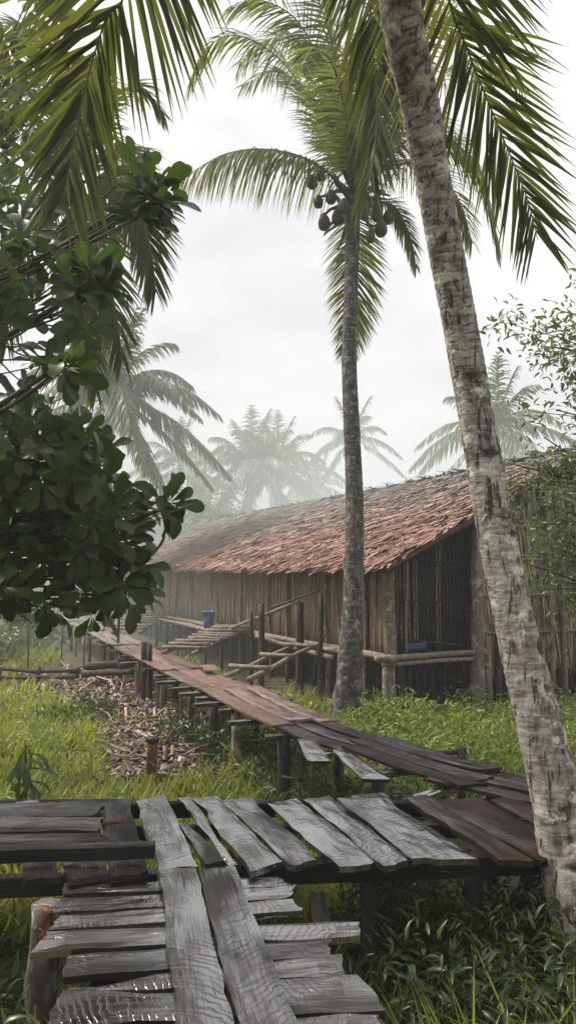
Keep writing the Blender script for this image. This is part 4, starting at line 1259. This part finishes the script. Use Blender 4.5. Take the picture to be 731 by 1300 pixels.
    Vs, Fs, rv, parts = [], [], [], []
    b = 0
    for P, n in (([(-60, -60), (75, -40), (80, 90), (40, 150), (75, 180), (60, 260), (-60, 270)], 62),):
        k = 0
        while k < n:
            x, y = r.uniform(-60, 90), r.uniform(-60, 270)
            if not in_poly(x, y, P): continue
            k += 1
            p = W(x, y, r.uniform(8.3, 9.8))
            a_ = base2 + (.5, 0, 6.0)
            parts.append(tube(spline([a_, (a_ + p) / 2 + (0, 0, .1), p], 5), np.linspace(.02, .008, 5), 5))
            ax = unit(np.array([r.uniform(-.4, .6), r.uniform(-.6, .3), r.uniform(.1, .9)]))
            u = unit(np.cross(ax, (0.3, .2, 1))); v = np.cross(ax, u)
            for i in range(9):
                a = i * 2.4
                sp = R(r.uniform(45, 90))
                d = unit(ax * math.cos(sp) + (u * math.cos(a) + v * math.sin(a)) * math.sin(sp))
                L = r.uniform(.2, .32)
                nrm = unit(ax - d * np.dot(ax, d) + 1e-3)
                rot = np.array([d, np.cross(nrm, d), nrm]).T
                Vv, F = LEAFV[r.randrange(6)]
                Vs.append(Vv * L @ rot.T + p); Fs.append(np.array(F) + b); rv.append(np.full(len(Vv), r.random())); b += len(Vv)
    V, F = merge(parts)
    obj('limb', mesh_np('limb', V, F, True), M['branch'], t2)
    obj('foliage', mesh_np('foliage', np.vstack(Vs), np.vstack(Fs), True, np.concatenate(rv)), M['broad_y'], t2, kind='stuff')
broad_tree()

# ------------------------------------------------------------------ small-leaved growth
def blades(P, D, N, L, w, lift, rnd):
    """lance-shaped leaves folded along the midrib: base P, direction D, normal N (n,3)"""
    n = len(P)
    S = unit(np.cross(D, N))
    V = np.zeros((n, 10, 3))
    for k, (t, ww) in enumerate(((0.03, .16), (.34, 1.0), (.70, .72))):
        c = P + D * (L * t)[:, None] - N * (lift * L * 1.4 * t * t)[:, None]
        e = S * (w * ww / 2)[:, None]
        u = N * (lift * w * ww)[:, None]
        V[:, 3 * k] = c - e + u; V[:, 3 * k + 1] = c; V[:, 3 * k + 2] = c + e + u
    V[:, 9] = P + D * L[:, None] - N * (lift * L * 1.6)[:, None]
    T = []
    for k in (0, 3):
        T += [[k, k + 1, k + 4], [k, k + 4, k + 3], [k + 1, k + 2, k + 5], [k + 1, k + 5, k + 4]]
    T += [[6, 7, 9], [7, 8, 9]]
    F = (np.arange(n)[:, None, None] * 10 + np.array(T)[None]).reshape(-1, 3)
    return V.reshape(-1, 3), F, np.repeat(rnd, 10)

def leafy(n, centers, spread, L0, L1, ratio, r, up=.3):
    ci = r.integers(0, len(centers), n)
    P = np.asarray(centers)[ci] + r.normal(0, 1, (n, 3)) * spread
    D = unit(r.normal(0, 1, (n, 3)) + np.array([0, 0, up]))
    N = unit(np.cross(D, r.normal(0, 1, (n, 3))))
    N *= np.where(N[:, 2:3] < 0, -1, 1)
    L = r.uniform(L0, L1, n)
    rv = np.clip(r.random(n) * .7 + r.random(len(centers))[ci] * .35, 0, 1)
    return blades(P, D, N, L, L * ratio, .3, rv)

def right_tree():
    r = np.random.default_rng(55)
    base = np.array([4.3, 7.2, 0])
    t = empty('small_leaved_tree', base, 'airy small leaved tree reaching in from the right edge', 'tree')
    top = base + (.1, 0, 6)
    V, F = tube(spline([base + (0, 0, -.3), base + (-.1, 0, 2), base + (.05, 0, 4), top], 18), np.linspace(.11, .03, 18), 8)
    obj('trunk', mesh_np('trunk', V, F, True), M['branch'], t)
    cl = []
    limbs = [  # tip px, py, dy, number of clusters
        ((700, 440), 12, -.1), ((712, 395), 9, .1), ((705, 520), 9, 0), ((655, 590), 12, -.2), ((690, 640), 18, -.2), ((668, 715), 14, -.3), ((715, 700), 18, -.1), ((735, 610), 18, .2), ((745, 450), 18, .2), ((740, 770), 10, 0), ((690, 555), 5, 0)]
    for k, ((px, py), n, dy) in enumerate(limbs):
        tip = W(px, py, 7.0 + dy)
        s = base + np.array([0, 0, max(.8, tip[2] - .5 - .1 * k)])
        mid_ = (s + tip) / 2 + (0, 0, .12)
        pts = spline([s, mid_, tip], 10)
        parts = [tube(pts, np.linspace(.022, .006, 10), 5)]
        for i in range(n):
            c = pts[r.integers(4, 10)] + r.normal(0, .15, 3)
            cl.append(c)
            parts.append(tube([pts[6], (pts[6] + c) / 2 + (0, 0, .02), c], [.007, .005, .003], 4))
        V, F = merge(parts)
        obj('limb', mesh_np('limb', V, F, True), M['branch'], t)
    V, F, rv = leafy(7200, cl, .10, .05, .095, .36, r)
    obj('foliage', mesh_np('foliage', V, F, False, rv), M['small'], t, kind='stuff')
right_tree()

# ------------------------------------------------------------------ grass and undergrowth
def grass_mesh(P, h, w, bend, r, up=.9):
    n = len(P)
    az = r.uniform(0, 2 * math.pi, n)
    D = np.stack([np.cos(az), np.sin(az), np.zeros(n)], 1)
    S = np.stack([-np.sin(az), np.cos(az), np.zeros(n)], 1)
    V = np.zeros((n, 7, 3))
    lean = r.uniform(.05, .5, n) * bend
    for k, (t, ww) in enumerate(((0, .7), (.4, 1.0), (.75, .7), (1, 0))):
        c = P + D * (h * (lean * t + bend * .7 * t * t))[:, None]
        c[:, 2] += h * (t - .28 * bend * t * t)
        if k < 3:
            V[:, 2 * k] = c - S * (w * ww / 2)[:, None]
            V[:, 2 * k + 1] = c + S * (w * ww / 2)[:, None]
        else:
            V[:, 6] = c
    F4 = np.array([[0, 1, 3, 2], [2, 3, 5, 4], [4, 5, 6, 6]])
    # tip as its own quad made of a triangle with a doubled corner is not valid: use triangles throughout
    T = np.array([[0, 1, 3], [0, 3, 2], [2, 3, 5], [2, 5, 4], [4, 5, 6]])
    F = (np.arange(n)[:, None, None] * 7 + T[None]).reshape(-1, 3)
    return V.reshape(-1, 3), F

DBY, DBX = (8.5, 10.8, 12.5, 14.0, 17.0, 19.0), (-1.45, -1.75, -2.25, -2.95, -4.3, -5.2)
def debris_mask(x, y):
    # heap of bark and husk beside the boardwalk
    t = (y - 9.0) / 9.0
    cx = np.interp(y, DBY, DBX)
    return (np.abs(x - cx) < .75 + .85 * np.clip(t, 0, 1)) & (y > 8.6) & (y < 19)
def house_mask(x, y):
    dx, dy = x - HC[0], y - HC[1]
    n = dx * HN[0] + dy * HN[1]; t = dx * HD[0] + dy * HD[1]
    return (n > -0.9) & (t > -0.75)
def path_dist(x, y):
    d = np.full(len(x), 99.0)
    for p in path[::6]:
        d = np.minimum(d, np.hypot(x - p[0], y - p[1]))
    return d
gz = np.vectorize(ground_z)
def grass_patch(name, label, n, xr, yr, h0, h1, w0, w1, seed, mat, keep=None, power=1.0):
    r = np.random.default_rng(seed)
    x = r.uniform(*xr, n)
    y = yr[0] + (yr[1] - yr[0]) * r.random(n) ** power
    k = ~house_mask(x, y)
    cl = np.array([mnoise.noise(Vector((a * .9, b * .9, seed))) for a, b in zip(x, y)])
    k &= cl > -.42
    if keep is not None: k &= keep(x, y, r)
    x, y, cl = x[k], y[k], cl[k]
    n = len(x)
    P = np.stack([x, y, gz(x, y) - .02], 1)
    h = r.uniform(h0, h1, n) * (1 + .6 * cl)
    V, F = grass_mesh(P, h, r.uniform(w0, w1, n), r.uniform(.2, 1.2, n), r)
    rv = np.clip(r.random(n) * .75 + .25 * (cl + .4), 0, 1)
    o = obj(name, mesh_np(name, V, F, False, np.repeat(rv, 7)), M[mat], None)
    return tag(o, label, 'grass', None, 'stuff')
def thin(x, y, r, far=False):
    pd = path_dist(x, y)
    k = ~(debris_mask(x, y) & (r.random(len(x)) > .04))
    k &= (pd > .6) | (r.random(len(x)) < .35)
    return k
grass_patch('grass', 'bright lawn of tall grass left of the winding boardwalk', 52000, (-8.5, 1.0), (5.2, 14.5), .20, .46, .012, .028, 71, 'grass', thin, 1.15)
grass_patch('grass', 'pale grass on the far left clearing', 16000, (-16, -1.5), (14.5, 34), .20, .45, .02, .05, 72, 'grass', lambda x, y, r: ~(debris_mask(x, y) & (r.random(len(x)) > .1)) & (path_dist(x, y) > .9))
grass_patch('grass', 'grass in the shade under the crossing walkways', 15000, (-3.6, 3.6), (2.0, 5.6), .12, .42, .010, .022, 73, 'grass', lambda x, y, r: ~((np.abs(x + .3) < .6) & (y < 3.2)))
grass_patch('grass', 'long arching grass blades at the bottom right corner', 700, (.55, 2.0), (2.75, 3.8), .4, .8, .012, .024, 74, 'grass')
grass_patch('grass', 'grass among the shrubs before the gable end', 15000, (-.6, 8), (7.0, 14), .14, .32, .014, .03, 75, 'fern', lambda x, y, r: (path_dist(x, y) > .5))

def shrubs(name, label, spots, h, n, L0, L1, ratio, mat, seed, up=.5, spread=.13):
    r = np.random.default_rng(seed)
    cs = []
    for (x, y) in spots:
        hh = h * r.uniform(.6, 1.15)
        for k in range(9):
            cs.append((x + r.normal(0, .14), y + r.normal(0, .14), ground_z(x, y) + hh * r.uniform(.15, 1)))
    V, F, rv = leafy(n, cs, spread, L0, L1, ratio, r, up)
    o = obj(name, mesh_np(name, V, F, False, rv), M[mat], None)
    return tag(o, label, 'undergrowth', None, 'stuff')
r_ = random.Random(3)
sp = []
while len(sp) < 150:
    x, y = r_.uniform(.9, 8.5), r_.uniform(8.2, 13.6)
    if not house_mask(np.array([x]), np.array([y]))[0]: sp.append((x, y))
shrubs('undergrowth', 'bright green leafy shrubs along the foot of the gable end', sp, .32, 42000, .05, .12, .28, 'fern', 81)
sp = [(r_.uniform(-.2, 2.6), r_.uniform(8.6, 12.3)) for _ in range(22)]
sp = [p for p in sp if path_dist(np.array([p[0]]), np.array([p[1]]))[0] > .7]
shrubs('undergrowth', 'shrubs round the foot of the slender palm', sp, .5, 5000, .06, .14, .32, 'fern', 82)
sp = [(r_.uniform(.35, 3.4), r_.uniform(3.1, 5.4)) for _ in range(70)]
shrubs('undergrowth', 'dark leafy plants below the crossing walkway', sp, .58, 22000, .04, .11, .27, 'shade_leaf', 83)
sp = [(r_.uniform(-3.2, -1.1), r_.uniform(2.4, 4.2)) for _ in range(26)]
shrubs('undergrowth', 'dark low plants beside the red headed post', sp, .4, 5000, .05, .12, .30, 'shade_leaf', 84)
sp = [(-3.5 + r_.uniform(-.4, .5), 12.6 + r_.uniform(-.6, .6)) for _ in range(8)]
shrubs('undergrowth', 'low dark weed patch in the middle of the lawn', sp, .3, 1500, .06, .12, .38, 'shade_leaf', 85)
sp = [(r_.uniform(-14, -7.5), r_.uniform(20, 30)) for _ in range(60)]
shrubs('undergrowth', 'hazy weeds at the far end of the clearing', sp, .9, 6000, .12, .24, .4, 'far_bush', 86)

sp = [tuple(at_path(r_.uniform(2.0, 7.5), r_.choice((-1, 1)) * r_.uniform(.0, .7))[:2]) for _ in range(30)]
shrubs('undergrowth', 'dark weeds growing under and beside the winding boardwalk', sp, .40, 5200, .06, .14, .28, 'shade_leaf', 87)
sp = []
while len(sp) < 46:
    x, y = r_.uniform(-6.5, -.6), r_.uniform(6.2, 13.5)
    if not debris_mask(np.array([x]), np.array([y]))[0] and path_dist(np.array([x]), np.array([y]))[0] > .7: sp.append((x, y))
shrubs('undergrowth', 'leafy weeds scattered through the bright lawn', sp, .36, 6500, .06, .15, .24, 'fern', 88)
# --- plant with big drooping leaves in the lawn
pb = np.array([-2.62, 7.6, ground_z(-2.62, 7.6)])
pl = empty('young_plant', pb, 'young dark plant with big drooping leaves in the lawn behind the landing', 'plant')
V, F = tube(spline([pb - (0, 0, .05), pb + (.02, 0, .45), pb + (.0, 0, .86)], 8), np.linspace(.016, .008, 8), 6)
obj('stem', mesh_np('stem', V, F, True), M['branch'], pl)
r_ = random.Random(8)
for k in range(17):
    a = k * 2.4
    el = R(r_.uniform(-55, 25))
    d = np.array([math.cos(a) * math.cos(el), math.sin(a) * math.cos(el), math.sin(el)])
    yv = unit(np.cross((0, 0, 1), d)); nr = np.cross(d, yv)
    o = bpy.data.objects.new('leaf', LEAFM[(1, 3, 0)[k % 3]]); col.objects.link(o); o.parent = pl
    o.matrix_local = Matrix.Translation(Vector((.01, 0, .36 + .48 * k / 17))) @ Matrix(np.array([d, yv, nr]).T.tolist()).to_4x4() @ Matrix.Diagonal((.33, .20, .33, 1))

# --- red stump in the lawn
sb = W(194, 985, 8.6)
st = empty('stump_post', (sb[0], sb[1], 0), 'short red brown post with a dark head standing in the lawn', 'post')
tp_ = W(194, 940, 8.6)
log('shaft', st, (sb[0], sb[1], -.25), tp_, .062, .058, M['cut_red'], seed=5, sides=12, seg=6)
log('head', st, tp_ - (0, 0, .005), tp_ + (.0, 0, .035), .078, .068, M['beam'], seed=6, sides=12, seg=2)

# --- debris of bark and husks
def debris():
    r = np.random.default_rng(91)
    n = 13000
    y = 8.7 + 9.8 * r.random(n) ** 1.0
    t = (y - 9.0) / 9.0
    cx = np.interp(y, DBY, DBX)
    x = cx + r.normal(0, .42, n) * (1.0 + 1.2 * np.clip(t, 0, 1))
    mound = .16 * np.exp(-((x - cx) / (.4 + .5 * np.clip(t, 0, 1))) ** 2)
    z = gz(x, y) + mound * r.uniform(.1, 1.1, n) + .015
    P = np.stack([x, y, z], 1)
    az = r.uniform(0, 6.28, n)
    D = unit(np.stack([np.cos(az), np.sin(az), r.normal(0, .22, n)], 1))
    N = unit(np.stack([r.normal(0, .4, n), r.normal(0, .4, n), np.ones(n)], 1))
    L = r.gamma(1.6, .09, n) + .04
    w = r.gamma(2.0, .014, n) + .010
    S = unit(np.cross(D, N)) * (w / 2)[:, None]
    N = unit(np.cross(S, D))
    th = (r.uniform(.004, .02, n))[:, None]
    cur = (r.normal(0, .16, n) * L)[:, None]
    V = np.zeros((n, 12, 3))
    for k, tt in enumerate((0, .5, 1)):
        c = P + D * (L * tt)[:, None] + N * cur * (4 * tt * (1 - tt))
        V[:, 4 * k] = c - S; V[:, 4 * k + 1] = c + S
        V[:, 4 * k + 2] = c + S * .8 + N * th; V[:, 4 * k + 3] = c - S * .8 + N * th
    q = []
    for k in (0, 1):
        for a, b in ((0, 1), (1, 2), (2, 3), (3, 0)):
            q.append([4 * k + a, 4 * k + b, 4 * k + 4 + b, 4 * k + 4 + a])
    q += [[0, 3, 2, 1], [8, 9, 10, 11]]
    F = (np.arange(n)[:, None, None] * 12 + np.array(q)[None]).reshape(-1, 4)
    o = obj('wood_debris', mesh_np('wood_debris', V.reshape(-1, 3), F, False, np.repeat(r.random(n), 12)), M['debris'])
    tag(o, 'strewn bark strips and husks left of the winding boardwalk', 'debris', None, 'stuff')
debris()
# --- poles and logs lying at the left
fp = empty('low_rail', tuple(W(50, 862, 17)), 'low rail of two dark poles on stakes at the left edge of the lawn', 'rail')
fp.location.z = 0
log('pole', fp, W(-40, 849, 17.2), W(100, 852, 16.8), .05, .045, M['pole_dark'], seed=3)
log('pole', fp, W(-40, 858, 17.0), W(98, 860, 16.6), .045, .04, M['pole_dark'], seed=4)
for px in (0, 50, 99):
    q = W(px, 850, 16.9); log('stake', fp, (q[0], q[1], -.2), (q[0], q[1], q[2] + .05), .05, .045, M['pole_dark'], seed=px, sides=7)
for k, (a, b, y, r0, lab) in enumerate((((108, 846), (205, 841), 16.5, .09, 'thick dark log lying behind the bark debris'), ((105, 856), (170, 853), 15.8, .07, 'thinner dark log lying in front of the thick one'), ((150, 836), (215, 848), 15.9, .05, 'slanting pole lying across the dark logs'))):
    p0, p1 = W(*a, y), W(*b, y - .3)
    p0[2] = max(p0[2], r0 * .8); p1[2] = max(p1[2], r0 * .8)
    V, F = log_mesh(p0, p1, r0, r0 * .8, k + 30, .02, 9, 8, .25)
    obj_top('log', V, F, M['pole_dark'], (p0 + p1) / 2, lab, 'log', 'logs behind the debris', True)
# --- thin saplings in the clearing
for k, (px, py, y, lab) in enumerate(((38, 775, 19.5, 'leafy thin sapling nearest the left edge of the clearing'), (108, 792, 20.5, 'bare thin stake in the clearing, nearest the boardwalk'), (80, 790, 20.0, 'thin bare stake between the sapling and the bare stake'))):
    tpp = W(px, py, y)
    t = empty('sapling', (tpp[0], tpp[1], 0), lab, 'sapling')
    log('stem', t, (tpp[0], tpp[1], -.2), tpp, .025, .015, M['branch'], seed=k, sides=6)
    if k == 0:
        r = np.random.default_rng(5)
        cs = [tpp + r.normal(0, .3, 3) + (0, 0, .1) for _ in range(14)]
        V, F, rv = leafy(900, cs, .14, .1, .2, .4, r)
        obj('crown', mesh_np('crown', V, F, False, rv), M['far_bush'], t, kind='stuff')
# --- far bushes closing the view
fb = [(262, 640, 40, 2.6, 'pale round bush top below the small palm, left of the roof'), (300, 668, 48, 2.0, 'hazy bush behind the far end of the roof'), (20, 760, 38, 3.2, 'hazy bush at the far left beyond the clearing'), (90, 740, 44, 3.4, 'hazy bush beyond the clearing, right of the left bush'),
      (160, 690, 47, 3.2, 'tall hazy bush behind the broad leaved tree'), (215, 655, 50, 2.6, 'hazy bush under the small pale palm'), (-60, 730, 42, 3.6, 'hazy bush left of the frame edge beyond the clearing'), (380, 655, 60, 2.4, 'faint bush between the twin palms and the slender trunk')]
for k, (px, py, y, rad, lab) in enumerate(fb):
    c = W(px, py, y)
    r = np.random.default_rng(400 + k)
    t = empty('far_bush', (c[0], c[1], 0), lab, 'bush', 'bushes in the haze')
    V, F = tube(spline([(c[0], c[1], -.3), (c[0] + .1, c[1], c[2] * .5), c], 8), np.linspace(.16, .05, 8), 7)
    obj('trunk', mesh_np('trunk', V, F, True), M['branch'], t)
    n = 26
    cs = []
    while len(cs) < n:
        q = r.uniform(-1, 1, 3)
        if .3 < np.linalg.norm(q) < 1: cs.append(c + q * np.array([rad, rad * .8, max(rad * .8, c[2] * .45)]) - (0, 0, max(rad * .3, c[2] * .25)))
    V, F, rv = leafy(5200, cs, .42 * rad / 2.6, .14, .30, .5, r)
    obj('crown', mesh_np('crown', V, F, False, rv), M['far_bush'], t, kind='stuff')

# ------------------------------------------------------------------ haze
hz = bpy.data.materials.new('haze_air')
hz.use_nodes = True
hn, hl = hz.node_tree.nodes, hz.node_tree.links
hn.clear()
ho = hn.new('ShaderNodeOutputMaterial')
hv = hn.new('ShaderNodeVolumePrincipled')
hv.inputs['Color'].default_value = (0.90, 0.94, 0.97, 1)
hv.inputs['Density'].default_value = 0.0022
hv.inputs['Anisotropy'].default_value = 0.2
hl.new(hv.outputs[0], ho.inputs['Volume'])
V, F = box_mesh((0, 45, 8.0), 180, 180, 18.4)
o = obj('haze', mesh_np('haze', V, F), hz)
tag(o, 'thin pale morning haze and smoke over the whole place', None, None, 'stuff')

# ------------------------------------------------------------------ smoke drifting through and over the house
sm = bpy.data.materials.new('drifting_smoke')
sm.use_nodes = True
sn, sl = sm.node_tree.nodes, sm.node_tree.links
sn.clear()
so = sn.new('ShaderNodeOutputMaterial')
sv = sn.new('ShaderNodeVolumePrincipled')
sv.inputs['Color'].default_value = (0.84, 0.93, 0.97, 1)
stc = sn.new('ShaderNodeTexCoord')
sln = sn.new('ShaderNodeVectorMath'); sln.operation = 'LENGTH'
sl.new(stc.outputs['Object'], sln.inputs[0])
sfo = sn.new('ShaderNodeMapRange'); sfo.interpolation_type = 'SMOOTHSTEP'
for k, v in (('From Min', 1.0), ('From Max', 0.25), ('To Min', 0.0), ('To Max', 0.034)): sfo.inputs[k].default_value = v
sl.new(sln.outputs['Value'], sfo.inputs['Value'])
sno = sn.new('ShaderNodeTexNoise'); sno.inputs['Scale'].default_value = 3.5; sno.inputs['Detail'].default_value = 2
sl.new(stc.outputs['Object'], sno.inputs[0])
smr = sn.new('ShaderNodeMapRange')
for k, v in (('From Min', 0.35), ('From Max', 0.7), ('To Min', 0.5), ('To Max', 1.5)): smr.inputs[k].default_value = v
sl.new(sno.outputs[0], smr.inputs['Value'])
smu = sn.new('ShaderNodeMath'); smu.operation = 'MULTIPLY'
sl.new(sfo.outputs[0], smu.inputs[0]); sl.new(smr.outputs[0], smu.inputs[1])
sl.new(smu.outputs[0], sv.inputs['Density'])
sl.new(sv.outputs[0], so.inputs['Volume'])
V, F = [], []
S_, N_ = 24, 14
for i in range(N_ + 1):
    for k in range(S_):
        th, a = math.pi * i / N_, 2 * math.pi * k / S_
        V.append((math.sin(th) * math.cos(a), math.sin(th) * math.sin(a), math.cos(th)))
F = [(i * S_ + k, (i + 1) * S_ + k, (i + 1) * S_ + (k + 1) % S_, i * S_ + (k + 1) % S_) for i in range(N_) for k in range(S_)]
o = obj('smoke', mesh_np('smoke', V, F, True), sm, None, (-1.0, 33, 4.0))
o.scale = (24, 21, 9.5)
tag(o, 'bluish wood smoke drifting over the thatched roof and far palms', 'smoke', None, 'stuff')
